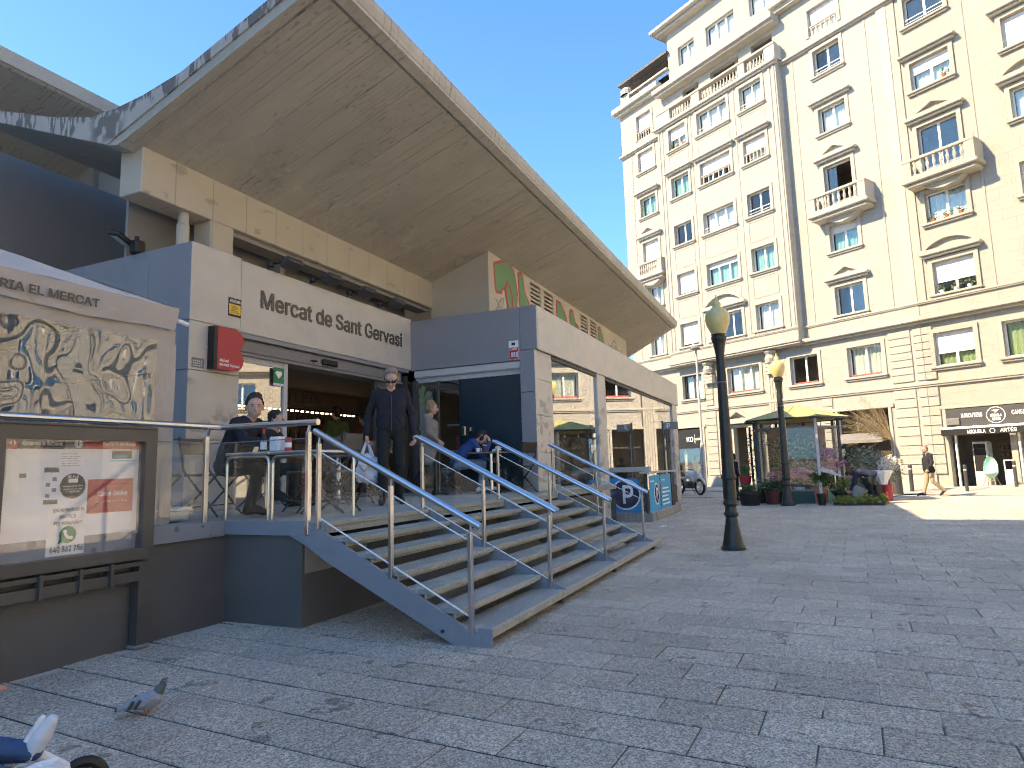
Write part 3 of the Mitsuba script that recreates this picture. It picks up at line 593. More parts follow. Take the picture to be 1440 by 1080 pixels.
for (a, b, z0, z1, off, c, r) in wins:
    far = c in 'GHIJKLM'
    tan = a > SP; trm = 'm_trimtan' if tan else 'm_trim'
    n = off - .2; w = b - a
    leaves = 3 if w > 1.7 else 2
    ws = (b - a) / leaves
    fr = [bx(a, a + .05, n - .03, n + .03, z0, z1), bx(b - .05, b, n - .03, n + .03, z0, z1), bx(a + .05, b - .05, n - .03, n + .03, z0, z0 + .06), bx(a + .05, b - .05, n - .03, n + .03, z1 - .06, z1)]
    if (c, r) != ('E', 3): fr += [bx(a + i * ws - .045, a + i * ws + .045, n - .032, n + .028, z0 + .06, z1 - .06) for i in range(1, leaves)]
    wk = fput('window', cat(fr), 'm_winwhite' if (c, r) != ('B', 0) else 'm_darkgrey')
    if (c, r) == ('E', 3):
        fput('pane', bx(a + .05, a + .5, n - .004, n, z0 + .06, z1 - .06), 'm_glass', wk)
    else:
        for i in range(leaves): fput('pane', bx(a + i * ws + .045, a + (i + 1) * ws - .045, n - .004, n - .001, z0 + .06, z1 - .06), 'm_glass', wk)
    s = SHUT.get((c, r), .35 if (far and (r * 7 + ord(c)) % 3 == 0) else 0)
    if s > .02:
        zt = z1 - s * (z1 - z0); sl = []
        z = z1 - .02
        while z > zt: sl.append(cbx(a + .05, b - .05, n + .034, n + .05, z - .052, z - .004, .006)); z -= .052
        fput('shutter', cat(sl), 'm_shutter', wk)
    cu = CURT.get((c, r), 'w' if (c, r) in (('A', 5), ('B', 5), ('D', 4), ('F', 4), ('H', 3), ('G', 1), ('G', 2), ('I', 2), ('H', 5), ('D', 1), ('P', 9), ('A', 3), ('E', 4)) else None)
    if cu is not None: fput('curtain', wavy(a + .06, b - .06, z0 + .05, z1 - .05, n - .14), {'teal': 'm_curtainteal', 'green': 'm_curtaingreen'}.get(cu, 'm_curtain'), wk)
    if r == 9: continue
    # surround, sill, hood
    q = .16
    fput('surround', cat(bx(a - q, a - .002, off + .001, off + .05, z0, z1 + q), bx(b + .002, b + q, off + .001, off + .05, z0, z1 + q), bx(a - .002, b + .002, off + .001, off + .05, z1 + .002, z1 + q)), trm, wk)
    if door4.get(c) != r and r != 6: fput('sill', cat(cbx(a - .2, b + .2, off + .003, off + .15, z0 - .10, z0 - .001, .02), cbx(a - .15, b + .15, off + .002, off + .08, z0 - .18, z0 - .102, .02)), trm, wk)
    hood = {('A', 4): 'h', ('B', 4): 'h', ('C', 4): 'h', ('D', 4): 'h', ('E', 4): 'h', ('F', 4): 'h', ('A', 3): 'p', ('E', 3): 'p', ('F', 3): 'p', ('E', 1): 'p', ('C', 1): 'a', ('F', 1): 'a', ('G', 3): 'a', ('H', 3): 'p', ('J', 3): 'p', ('G', 4): 'h', ('I', 4): 'h'}.get((c, r))
    if hood:
        e, hz = .36, z1 + .2
        ms = [cbx(a - e, b + e, off + .002, off + .3, hz + .1, hz + .2, .02), cbx(a - e + .08, b + e - .08, off + .002, off + .2, hz, hz + .1, .02)]
        m_ = (a + b) / 2
        if hood == 'p':
            top = Polygon([(a - e, hz + .2), (b + e, hz + .2), (m_, hz + .72)]); ms.append(plate(top.difference(top.buffer(-.11)), .26, (0, off, 0), EX, EZ, EY)); ms.append(plate(top.buffer(-.1), .08, (0, off, 0), EX, EZ, EY))
        if hood == 'a':
            R_ = (w / 2 + e) * 1.25; arc = Point(m_, hz + .2 - R_ * .6).buffer(R_, 32).intersection(sbox(a - e, hz + .2, b + e, hz + 3))
            ms.append(plate(arc.difference(arc.buffer(-.11)), .26, (0, off, 0), EX, EZ, EY)); ms.append(plate(arc.buffer(-.1), .08, (0, off, 0), EX, EZ, EY))
        fput('hood' if hood == 'h' else 'pediment', cat(ms), trm, wk)
    if (c, r) in (('E', 5), ('C', 5), ('D', 5), ('C', 3), ('D', 3), ('F', 5), ('G', 5)):
        fput('window_rail', cat(bx(a, b, off - .05, off - .03, z0 + .32, z0 + .35), bx(a, b, off - .05, off - .03, z0 + .16, z0 + .18)), 'm_winwhite', wk)
    if r == 0: fput('flower_box', bx(a + .1, b - .1, off - .06, off - .02, z0 + .02, z0 + .10), 'm_redsoft', wk) if c in 'CDE' else None
    if (c, r) in (('A', 6), ('E', 6)) or (c, r) in (('C', 4), ('D', 4)):
        bl = fput('balustrade', cat(bx(a, b, off - .1, off - .005, z0 + .5, z0 + .56), bx(a, b, off - .1, off - .005, z0, z0 + .05)), trm, wk)
        for i in range(6): fput('bar', cbx(a + (i + .5) * w / 6 - .03, a + (i + .5) * w / 6 + .03, off - .08, off - .02, z0 + .05, z0 + .5, .012), trm, bl)
    if (c, r) in (('F', 4), ('F', 2), ('F', 1), ('B', 5)):
        pl_ = []
        for i in range(3 if r != 4 else 1):
            t = a + (.25 + .5 * i * w / 1.5) if r != 4 else b - .25
            pl_.append((t, .1))
        for t, _ in pl_:
            pk = fput('sill_pot', lathe([(.0, 0), (.07, 0), (.09, .13), (0, .13)], 10, t, off + .02, z0), 'm_terracotta' if (c, r) != ('F', 1) else 'm_winwhite', wk)
            q_ = nrng.normal(0, 1, (40, 3)) * [.10, .05, .07] + [t, off + .02, z0 + .2]
            fput('pot_leaves', cat([(p + nrng.normal(0, .035, (3, 3)), np.array([[0, 1, 2]])) for p in q_]), 'm_leaf', pk)
# balconies
def balcony(t0, t1, z, d=.85, wallside=True):
    mt = 'm_trimtan' if t0 > SP else 'm_trim'
    bk = fput('balcony', cat(cbx(t0, t1, .002, d, z - .16, z, .03), cbx(t0 + .12, t1 - .12, .002, d - .14, z - .32, z - .162, .03)), mt)
    m_ = (t0 + t1) / 2
    fput('balcony_bracket', plate(Polygon([(m_ - .75, z - .322), (m_ + .75, z - .322), (m_ + .45, z - .52), (m_, z - .62), (m_ - .45, z - .52)]), .45, (0, .002, 0), EX, EZ, EY), mt, bk)
    fput('balcony_rail', cat(cbx(t0 + .05, t1 - .05, d - .22, d - .02, z + .72, z + .84, .02), cbx(t0 + .05, t0 + .25, .002, d - .2, z + .72, z + .84, .02), cbx(t1 - .25, t1 - .05, .002, d - .2, z + .72, z + .84, .02),
        bx(t0 + .07, t0 + .4, d - .2, d - .04, z, z + .72), bx(t1 - .4, t1 - .07, d - .2, d - .04, z, z + .72), bx(t0 + .07, t0 + .22, .002, d - .2, z, z + .72), bx(t1 - .22, t1 - .07, .002, d - .2, z, z + .72), bx(t0 + .4, t1 - .4, d - .2, d - .04, z, z + .12)), mt, bk)
    k = 8
    for i in range(k): put('baluster', BALB, None, bk, to_world=T4().translate(Fw(t0 + .4 + (i + .5) * (t1 - t0 - .8) / k, d - .12, z + .12)).scale([1.15, 1.15, 1.16]))
balcony(-2.35, .45, 12.55); balcony(1.85, 4.6, 12.55); balcony(-13.85, -11.62, 12.6, .7); balcony(8.3, 11.0, 12.55); balcony(14.7, 17.4, 12.55)
for t0, t1 in ((-10.4, -8.75), (-8.2, -5.6), (-5.2, -4.0)): balusters(t0 + .05, t1 - .05, .47, 21.42, ab, int((t1 - t0) / .2))
# panels and joints on the bay and the flat wall
def groove_frame(t0, t1, z0, z1, off, mt): return plate(sbox(t0, z0, t1, z1).difference(sbox(t0 + .05, z0 + .05, t1 - .05, z1 - .05)), .025, (0, off, 0), EX, EZ, EY)
fr = []
for r in range(1, 5):
    z0, z1 = ROWS[r][1] + .34, ROWS[r + 1][0] - .26
    if r == 3: continue
    for a, b in ((-10.75, -9.27), (-8.6, -6.46), (-5.75, -4.3)): fr.append(groove_frame(a, b, z0, z1, .5, 0))
fputs('bay_panel', fr, 'm_trim')
fputs('bay_edge_strip', ([bx(t, t + .10, .5, .54, 7.64, 21.0) for t in (-11.45, -11.2, -3.92, -3.68)] + [bx(t, t + .07, .5, .53, 7.64, 21.0) for t in (-9.05, -6.1)]), 'm_trim')
fputs('pilaster', [bx(1.22, SP, .002, .06, 7.64, 21.0), bx(-14.3, -14.24, .002, .03, 7.64, 20.9), bx(-2.95, -2.88, .002, .03, 7.64, 20.9), bx(.62, .69, .002, .03, 7.64, 20.9)], 'm_trim')
fputs('pilaster', [bx(SP + .002, 1.95, -.028, .03, 7.64, 21.0), bx(4.35, 4.42, -.028, .0, 7.64, 20.9)], 'm_trimtan')
# rusticated stones on the two lower storeys
def stones(t0, t1, z0, z1, h, mt):
    z = z0
    while z + h <= z1 + .01:
        fput('quoin_stone', cbx(t0, t1, -.03 if mt == 'm_stonetan' else .001, .055, z + .012, z + h - .012, .012), mt)
        z += h
for t0, t1, mt in ((.30, 1.18, 'm_stone'), (1.30, SP - .005, 'm_stone'), (SP + .005, 2.02, 'm_stonetan')):
    if t1 - t0 > .3: stones(t0, t1, .62, 4.1, .386, mt); stones(t0, t1, 4.4, 6.6, .31, mt)
for t0, t1 in ((-9.7, -9.0), (-2.9, -2.42)): stones(t0, t1, .62, 4.1, .386, 'm_stone')
stones(-9.6, -9.1, 4.4, 6.4, .31, 'm_stone')
fputs('plinth', [bx(-9.8, -8.2, .001, .07, -.4, .6), bx(-6.85, -6.7, .001, .07, -.4, .6), bx(-3.0, -2.4, .001, .07, -.4, .6), bx(.2, SP, .001, .07, -.4, .6)], 'm_trim')
fputs('bracket', ([cat(lathe([(.05, 0), (.22, .1), (.28, .3), (.2, .5), (.3, .62), (.3, .7)], 10, t, .2, 6.05), bx(t - .3, t + .3, .001, .3, 5.6, 6.05), *[lathe([(0, 0), (.08, .05), (0, .12)], 6, t + dx, .28, 5.7 + dz) for dx in (-.22, 0, .22) for dz in (0, .2, .4)]) for t in (-9.2, -5.3)]), 'm_trim')
fput('wall_pilaster', cat(*[cat(bx(t - .35, t + .35, .001, .08, .0, 5.6), *[bx(t - .28 + .14 * i, t - .22 + .14 * i, .08, .11, .6, 5.5) for i in range(5)]) for t in (-5.3,)]), 'm_trim')
# shop fronts
for a, b, z0, z1, nm in shops:
    sk = fput('shopfront', cat(bx(a, a + .12, -.25, .06, z0, z1), bx(b - .12, b, -.25, .06, z0, z1), bx(a - .12, b + .12, .001, .08, z1, z1 + .14)), 'm_trim' if b < SP else 'm_trimtan')
    if nm == 'x': fput('roller_shutter', cat([cbx(a + .12, b - .12, -.2, -.17, .1 + .1 * i, .19 + .1 * i, .01) for i in range(30)]), 'm_grey', sk)
    if nm in ('mid', 'cafe'):
        fput('shop_glass', bx(a + .12, b - .12, -.2, -.196, 0, z1), 'm_glass', sk)
        fput('shop_frame', cat([bx(t - .03, t + .03, -.23, -.17, 0, z1) for t in np.linspace(a + .15, b - .15, 4)] + [bx(a + .12, b - .12, -.23, -.17, 2.2, 2.28)]), 'm_darkgrey', sk)
ko = 'apartment_building__shopfront'
fput('sign_board', bx(-12.2, -9.95, -.05, .03, 2.15, 3.2), 'm_black', ko)
fput('sign_lettering', cat(text('KO', .26, .5, (-11.18, .031, 2.52), EX, EZ, EY, .01), text('|', .3, None, (-10.63, .031, 2.5), EX, EZ, EY, .01, False), text('OXXO', .12, .42, (-10.52, .031, 2.58), EX, EZ, EY, .01)), 'm_white', ko)
fput('shop_glass', bx(-12.18, -9.97, -.2, -.196, 0, 2.15), 'm_glass', ko)
fputs('shop_shelf', ([bx(-12, -10.0, -1.2, -.9, z, z + .04) for z in (.5, 1.0, 1.45)] + [cbx(-11.9 + .3 * i, -11.68 + .3 * i, -1.1, -.9, z + .04, z + .22, .02) for i in range(6) for z in (.5, 1.0, 1.45)]), 'm_grey', ko)
fput('entrance_pediment', cat(plate((lambda q: q.difference(q.buffer(-.13)))(Polygon([(-8.55, 3.42), (-6.45, 3.42), (-7.5, 4.05)])), .3, (0, .001, 0), EX, EZ, EY), cbx(-8.6, -6.4, .002, .34, 3.28, 3.42, .02), bx(-8.35, -8.1, .001, .15, -.3, 3.28), bx(-6.95, -6.7, .001, .15, -.3, 3.28)), 'm_trim')
# cafe shop with grey awning
cafe = 'apartment_building__shopfront_003'
fput('wood_panelling', cat(bx(-2.9, 1.0, -1.9, -1.86, -.2, 3.6), bx(-2.9, -2.86, -1.86, -.3, -.2, 3.6), bx(.96, 1.0, -1.86, -.3, -.2, 3.6)), 'm_wood', cafe)  # dark lining added in place of the shade inside the cafe
fput('cafe_table', cat(*[cat(lathe([(0, .70), (.3, .70), (.3, .73), (0, .73)], 14, t, -1.1, 0), lathe([(.03, 0), (.03, .7)], 8, t, -1.1, 0)) for t in (-1.8, -.9, -.1)]), 'm_lightgrey', cafe, kind='stuff')
fput('cafe_awning', cat((np.array([[-2.2, -.1, 2.42], [.0, -.1, 2.42], [.0, .75, 2.12], [-2.2, .75, 2.12], [-2.2, .75, 1.98], [0, .75, 1.98]]), np.array([[0, 1, 2], [0, 2, 3], [3, 2, 5], [3, 5, 4]]))), 'm_grey', cafe)
# deli with black signs
deli = 'apartment_building__shopfront_004'
fput('sign_board', bx(2.1, 6.15, -.08, .05, 2.44, 3.14), 'm_darkgrey', deli)
EXN, OF = EX, .052
fput('sign_lettering', cat(text('XARCUTERS', .15, .72, (2.72, OF, 2.78), EX, EZ, EY, .008), text('CANSALADERS', .15, .9, (4.38, OF, 2.78), EX, EZ, EY, .008),
    plate(Point(3.88, 2.80).buffer(.31, 32).difference(Point(3.88, 2.80).buffer(.285, 32)), .008, (0, OF, 0), EX, EZ, EY), text('MIQUELA', .10, .38, (3.69, OF, 2.74), EX, EZ, EY, .008), text('ARTÉS', .10, .3, (3.73, OF, 2.60), EX, EZ, EY, .008),
    plate(unary_union([Point(3.88, 2.94).buffer(.05), Polygon([(3.74, 2.99), (4.02, 2.99), (3.88, 2.92)])]), .008, (0, OF, 0), EX, EZ, EY)), 'm_white', deli)
fput('air_unit', cat(cbx(2.2, 2.66, .05, .14, 2.52, 2.78, .01), *[bx(2.23, 2.63, .14, .15, 2.55 + .03 * i, 2.565 + .03 * i) for i in range(7)]), 'm_grey', deli)
fput('awning_box', cat(cbx(2.06, 6.2, .06, .34, 2.33, 2.43, .02)), 'm_white', deli)
fput('awning_valance', cat(bx(2.08, 6.18, .33, .35, 2.10, 2.33), bx(2.08, 2.10, .06, .33, 2.1, 2.33)), 'm_black', deli)
fput('valance_lettering', cat(text('MIQUELA', .13, .62, (2.98, .352, 2.15), EX, EZ, EY, .006), text('ARTÉS', .13, .52, (4.06, .352, 2.15), EX, EZ, EY, .006), plate(Point(3.82, 2.21).buffer(.09).difference(Point(3.82, 2.21).buffer(.07)), .006, (0, .352, 0), EX, EZ, EY)), 'm_white', deli)
fputs('door_frame', (bx(2.38, 2.44, -.1, .0, 0, 2.2), bx(4.46, 4.52, -.1, 0, 0, 2.2)), 'm_winwhite', deli)
fput('drinks_fridge', cat(cbx(2.75, 3.25, -1.0, -.5, .1, 1.85, .03)), 'm_lightgrey', deli)
fput('fridge_door', cat(bx(2.8, 3.2, -.497, -.49, .7, 1.75)), 'm_black', deli)
fput('shop_counter', cat(cbx(3.75, 6.0, -1.0, -.45, .1, .75, .02), bx(3.75, 3.79, -.5, -.46, .75, 1.1), bx(3.75, 6.0, -.5, -.46, 1.08, 1.12)), 'm_mint', deli)
fputs('shop_shelf', ([bx(3.3, 6, -1.48, -1.3, z, z + .03) for z in (1.2, 1.5, 1.8)] + [cbx(3.4 + .17 * i, 3.5 + .17 * i, -1.45, -1.32, z + .03, z + .18, .01) for i in range(14) for z in (1.2, 1.5)]), 'm_wood', deli)
fput('tiled_threshold', bx(2.3, 7, .0, 1.2, -.02, .028), 'm_redsoft', deli, label='salmon red tiled strip before the deli')

PVg = np.array([(t, n, max(.008, min(.62, .05 + .042 * (t - .5))) if n < 1.6 else .006) for t in (-16, 0, 4.5, 9, 14, 30) for n in (-.3, 1.5, 3.6)])
sw = single('pavement', tf((PVg, np.array([q for i in range(5) for j in range(2) for q in ([i * 3 + j, i * 3 + j + 1, i * 3 + j + 4], [i * 3 + j, i * 3 + j + 4, i * 3 + j + 3])])), FM), 'm_sidewalk', 'pale pavement along the foot of the apartment building', 'pavement')
labels[sw]['kind'] = 'structure'
# ================================================================ CASTER: unseen block added behind the market side to shade the plaza
nb = thing('neighbouring_block', 'unseen plain block added behind the terrace to shade the plaza', 'apartment block')
put('wall', bx(-40, -15.2, -42, 2.6, 0, 21), 'm_plaster', nb)
for i in range(9):
    for j in range(5): put('window', bx(-15.2, -15.17, -40 + i * 4.6, -38.6 + i * 4.6, 2 + j * 3.8, 3.6 + j * 3.8), 'm_darkgrey', nb)

ob = thing('opposite_block', 'unseen cream block added right of the plaza to bounce sunlight onto the market', 'apartment block')  # added out of view as a warm reflector for the market front
put('wall', bx(24, 34, -34, 15.5, 0, 22), 'm_stone', ob)
for i in range(10):
    for j in range(6): put('window', bx(23.97, 24, -32.7 + i * 4.6, -30.4 + i * 4.6, 4.2 + j * 2.95, 6.2 + j * 2.95), 'm_darkgrey', ob)
# ================================================================ SIGNS AND FITTINGS ON THE MARKET
k = thing('letter_sign', 'big red letter B market sign with a black edge on the left pillar', 'sign')
B0 = unary_union([sbox(0, 0, .30, .56), Point(.28, .415).buffer(.145, 24), Point(.28, .15).buffer(.15, 24), sbox(.28, 0, .29, .56)])
B1 = B0.difference(Point(.60, .288).buffer(.06))
put('face', plate(B1, .02, (XS + .10, 5.99, 2.735), EY, EZ, EX), 'm_red', k)
put('side', bx(XS + .002, XS + .119, 5.935, 5.988, 2.735, 3.295), 'm_black', k)
put('back', plate(B1.buffer(-.015), .096, (XS + .002, 5.99, 2.735), EY, EZ, EX), 'm_red', k)
put('lettering', cat(text('Mercat', .035, .15, (XS + .121, 6.02, 2.84), EY, EZ, EX, .002), text('de Sant Gervasi', .035, .33, (XS + .121, 6.02, 2.785), EY, EZ, EX, .002)), 'm_white', k)
k = thing('security_notice', 'small black and yellow notice above the red letter sign', 'sticker')
put('back', bx(XS + .001, XS + .006, 6.245, 6.462, 3.505, 3.76), 'm_black', k)
put('yellow_field', cat(bx(XS + .006, XS + .008, 6.255, 6.452, 3.535, 3.675)), 'm_yellow', k)
put('lettering', cat(text('AVIS ZONA', .038, .18, (XS + .006, 6.265, 3.70), EY, EZ, EX, .002), ), 'm_white', k)
put('print', cat(*[bx(XS + .008, XS + .009, 6.28, 6.43 - .02 * (i % 3), 3.555 + .022 * i, 3.563 + .022 * i) for i in range(5)]), 'm_signdark', k)
k = thing('sticker', 'worn grey paper sticker beside the red letter sign', 'sticker')
put('sheet', bx(XS + .001, XS + .003, 5.70, 5.885, 2.735, 2.86), 'm_grey', k)
put('scuffs', cat([plate(Point(5.73 + .03 * (i % 5), 2.76 + .03 * (i // 5)).buffer(.011, 3), .001, (XS + .003, 0, 0), EY, EZ, EX) for i in range(15)]), 'm_lightgrey', k)
k = thing('alarm_notice', 'small red and white alarm notice at the end of the grey return wall', 'sticker')
put('plate', bx(-4.825, -4.635, YR - .006, YR - .001, 3.32, 3.665), 'm_white', k)
put('red_field', bx(-4.82, -4.64, YR - .009, YR - .007, 3.325, 3.535), 'm_red', k)
put('print', cat(text('ALARMA', .035, .15, (-4.81, YR - .009, 3.49), EX, EZ, -EY, .002), *[bx(-4.78 + .05 * i, -4.75 + .05 * i, YR - .011, YR - .009, 3.36, 3.45) for i in range(3)]), 'm_paper', k)
put('pictogram', bx(-4.77, -4.70, YR - .008, YR - .006, 3.58, 3.63), 'm_black', k)
for wd, y in zip(('nearest the letter sign', 'second from the letter sign', 'third from the letter sign', 'nearest the grey return wall'), (7.05, 7.95, 8.87, 9.77)):
    k = thing('spotlight', f'black floodlight on top of the entrance sign, {wd}', 'spotlight', 'spotlights over the entrance sign')
    put('bracket', tube([(-7.05, y, 4.33), (-7.05, y, 4.44), (-6.80, y + .02, 4.46)], .016, 8), 'm_black', k)
    h_ = put('housing', tf(cbx(-.05, .05, -.16, .16, -.10, .10, .02), np.array([[.5, 0, .87, -6.76], [0, 1, 0, y + .17], [-.87, 0, .5, 4.46], [0, 0, 0, 1]])), 'm_darkgrey', k)
    put('lens', tf(bx(-.056, -.052, -.13, .13, -.075, .075), np.array([[.5, 0, .87, -6.76], [0, 1, 0, y + .17], [-.87, 0, .5, 4.46], [0, 0, 0, 1]])), 'm_lightgrey', h_)
    put('joint', lathe([(0, 0), (.045, 0), (.045, .06), (0, .06)], 12, -6.98, y - .02, 4.40), 'm_black', k)
k = thing('floodlight', 'black floodlight with a pale lens on top of the left return wall', 'floodlight')
FLM = np.array([[.87, 0, .3, -8.25], [-.2, .9, .3, 5.6], [-.3, -.4, .87, 4.60], [0, 0, 0, 1]])
put('housing', tf(cbx(-.19, .19, -.13, .13, -.035, .035, .015), FLM), 'm_black', k)
put('lens', tf(bx(-.15, .13, -.10, .10, -.04, -.036), FLM), 'm_lightgrey', k)
put('bracket', cat(cbx(-8.1, -7.95, 5.6, 5.75, 4.36, 4.55, .02), tube([(-8.05, 5.68, 4.3), (-8.05, 5.68, 4.62)], .03, 8)), 'm_black', k)
k = thing('defibrillator_notice', 'green heart notice on the edge of the glass door', 'notice')
put('plate', bx(-7.065, -7.060, 7.20, 7.41, 2.70, 2.93), 'm_green', k)
put('heart', plate(unary_union([Point(-.03, .02).buffer(.035), Point(.03, .02).buffer(.035), Polygon([(-.062, .01), (.062, .01), (0, -.065)])]), .003, (-7.06, 7.305, 2.83), EY, EZ, EX), 'm_white', k)
put('foot_strip', bx(-7.065, -7.059, 7.20, 7.41, 2.665, 2.70), 'm_paper', k)
k = thing('menu_poster', 'green poster with pale print low on the glass door', 'poster')
put('sheet', bx(-7.09, -7.085, 6.9, 7.36, 1.80, 2.14), 'm_green', k)
put('print', cat(*[bx(-7.085, -7.083, 6.94, 7.15 + .05 * (i % 3), 2.06 - .035 * i, 2.075 - .035 * i) for i in range(4)], bx(-7.085, -7.083, 7.2, 7.34, 2.08, 2.11)), 'm_paper', k)
tag = None

# ---------------------------------------------------------------- cafe inside
cb = thing('cafe_bar', 'dim cafe bar with bottle shelves and a strip of small lights inside the entrance', 'bar')
put('counter', cat(cbx(-9.9, -9.3, 7.0, 13.0, P - .1, P + 1.05, .02), cbx(-10, -9.2, 6.9, 13.1, P + 1.05, P + 1.10, .01)), 'm_wood', cb)
for z in (2.15, 2.55, 2.9): put('shelf', bx(-11.49, -11.2, 6.5, 13.6, z, z + .03), 'm_wood', cb)
bot = []
for z in (2.18, 2.58):
    for i in range(52):
        y = 6.6 + i * .132 + nrng.uniform(-.02, .02); h = nrng.uniform(.22, .31)
        bot.append((i, lathe([(0, 0), (.035, 0), (.035, h * .6), (.013, h * .75), (.013, h), (0, h)], 7, -11.33 + nrng.uniform(-.05, .05), y, z)))
for j, m_ in enumerate(('m_potgreen', 'm_wood', 'm_maroon', 'm_grey')):
    put('bottles', cat([b for i, b in bot if (i * 7 + i // 3) % 4 == j]), m_, cb, kind='stuff')
sl = key_for('light_strip', cb); scene[sl] = mikit.ply(cat([bx(-10.02, -9.98, 7.2 + i * .16, 7.25 + i * .16, 2.70, 2.73) for i in range(36)]), 'm_lampglow', emitter={'type': 'area', 'radiance': {'type': 'rgb', 'value': [.75, .5, .27]}})
put('light_bar', bx(-10.03, -9.97, 7.1, 13.0, 2.735, 2.77), 'm_dark', cb)
put('cafe_lettering', text('CAFETERIA', .2, 2.0, (-9.95, 9.6, 2.9), EY, EZ, EX, .01), 'm_bronze', cb)
put('hanging_board', bx(-10.0, -9.96, 7.0, 12.9, 2.82, 3.15), 'm_wood', cb)
bb = thing('bar_back', 'shelves, red boxes and a coffee machine seen through the bar window', 'shelf unit')
puts('shelf', (bx(-6.9, -4.7, 12.0, 12.3, 2.27, 2.31), bx(-6.9, -4.7, 12.0, 12.3, 1.72, 1.76), bx(-6.9, -4.7, 11.6, 12.3, 1.30, 1.36)), 'm_lightgrey', bb)
put('red_box', cbx(-6.55, -6.15, 11.7, 12.0, 1.76, 2.05, .02), 'm_redsoft', bb)
put('coffee_machine', cat(cbx(-6.3, -5.95, 11.3, 11.6, 1.36, 1.75, .03), tube(bend([(-6.35, 11.2, 1.36), (-6.35, 11.2, 1.66), (-6.2, 11.2, 1.66), (-6.2, 11.2, 1.5)], .06), .018, 8)), 'm_chrome', bb)
puts('jar', [cbx(-6.8 + .16 * i, -6.68 + .16 * i, 12.05, 12.2, 2.31, 2.45 + .05 * (i % 2), .02) for i in range(12)], 'm_wood', bb)
gl = thing('window_decal', 'green leafy decal on the narrow pane left of the bar window', 'decal')
puts('leaf_print', ([plate(Point(0, 0).buffer(.05, 4), .002, (-6.78 + .22 * nrng.random(), YR + .07, 1.7 + 1.25 * nrng.random()), EX, EZ, -EY) for _ in range(40)]), 'm_leafpale', gl)

# ---------------------------------------------------------------- awning tent
aw = thing('awning_tent', 'cream canvas terrace tent with a clear plastic window', 'awning')
XA = -5.45
def quad(a, b, c, d): return np.array([a, b, c, d], float), np.array([[0, 1, 2], [0, 2, 3]])
def drape(p00, p10, p11, p01, nx, ny, fn):
    u, v = np.meshgrid(np.linspace(0, 1, nx), np.linspace(0, 1, ny)); p00, p10, p11, p01 = map(np.asarray, (p00, p10, p11, p01))
    p = ((1 - u) * (1 - v))[..., None] * p00 + (u * (1 - v))[..., None] * p10 + (u * v)[..., None] * p11 + ((1 - u) * v)[..., None] * p01
    p = p + fn(u, v)
    i = np.arange(nx * ny).reshape(ny, nx); a, b, c, d = i[:-1, :-1].ravel(), i[:-1, 1:].ravel(), i[1:, 1:].ravel(), i[1:, :-1].ravel()
    return p.reshape(-1, 3), np.vstack([np.stack([a, b, c], 1), np.stack([a, c, d], 1)])
def ruff(amp, k=7., ph=0., axis=0):
    def f(u, v):
        o = np.zeros(u.shape + (3,)); n_ = meshkit.fbm(np.stack([u * k + ph, v * 2.3 + ph, u * 0], -1), 3) - .5
        o[..., axis] = amp * n_; return o
    return f
put('canopy', drape((XA, 0, 2.985), (XA, 4.305, 2.985), (-6.5, 3.3, 3.45), (-6.5, 0, 3.45), 40, 12, ruff(.03, 9, 1, 2)), 'm_awning', aw, smooth=True)
put('canopy', drape((XA, 4.306, 2.985), (-7.6, 4.306, 2.985), (-6.7, 3.3, 3.45), (-6.5, 3.3, 3.45), 16, 8, ruff(.02, 5, 3, 2)), 'm_awning', aw, smooth=True)
put('valance', drape((XA + .012, -.5, 2.755), (XA + .012, 4.27, 2.752), (XA + .012, 4.31, 2.985), (XA + .012, -.5, 2.99), 90, 8, lambda u, v: np.stack([.028 * np.sin(u * 75) * (meshkit.noise(np.stack([u * 9, v, u], -1))) * (1 - v), u * 0, .012 * np.sin(u * 21) * (1 - v)], -1)), 'm_awning', aw, smooth=True)
put('window_frame', cat(drape((XA - .02, -.5, 2.62), (XA - .02, 4.30, 2.625), (XA - .02, 4.30, 2.76), (XA - .02, -.5, 2.77), 60, 5, ruff(.02, 16)), drape((XA - .02, 4.09, P), (XA - .02, 4.315, P), (XA - .02, 4.305, 2.63), (XA - .02, 4.085, 2.63), 8, 24, ruff(.035, 5, 2))), 'm_awning', aw, smooth=True)
put('clear_window', drape((XA - .03, -.5, 1.2), (XA - .03, 4.10, 1.2), (XA - .03, 4.09, 2.64), (XA - .03, -.5, 2.64), 150, 70, lambda u, v: np.stack([.052 * meshkit.noise(np.stack([u * 15 + 1.2 * meshkit.noise(np.stack([v * 4, u * 3, v], -1)), v * 1.6, u * 0], -1)) + .007 * meshkit.noise(np.stack([u * 44, v * 6, u * 0], -1)), u * 0, u * 0], -1)), 'm_pvc', aw, smooth=True)
put('frame_pole', cat(tube([(XA - .06, 4.28, P), (XA - .06, 4.28, 2.95)], .022, 8), tube([(-7.5, 4.28, P), (-7.5, 4.28, 2.95)], .022, 8), tube([(XA - .02, 4.30, 2.96), (-7.5, 4.30, 2.96)], .02, 8)), 'm_lightgrey', aw)
put('arm_end', tube([(XA, 4.30, 2.865), (XA - .01, 4.42, 2.85)], .022, 10), 'm_white', aw)
put('lettering', text('CAFETERIA EL MERCAT', .068, 1.15, (XA + .034, 2.36, 2.822), EY, EZ, EX, .003), 'm_signdark', aw)
put('low_panel', quad((XA - .03, -.5, P), (XA - .03, 4.1, P), (XA - .03, 4.1, 1.2), (XA - .03, -.5, 1.2)), 'm_pvc', aw)
k = thing('planter_box', 'white box on the terrace floor behind the left glass panel', 'box')
put('body', cbx(-5.75, -5.50, 3.95, 4.55, P + .02, P + .11, .01), 'm_lightgrey', k)
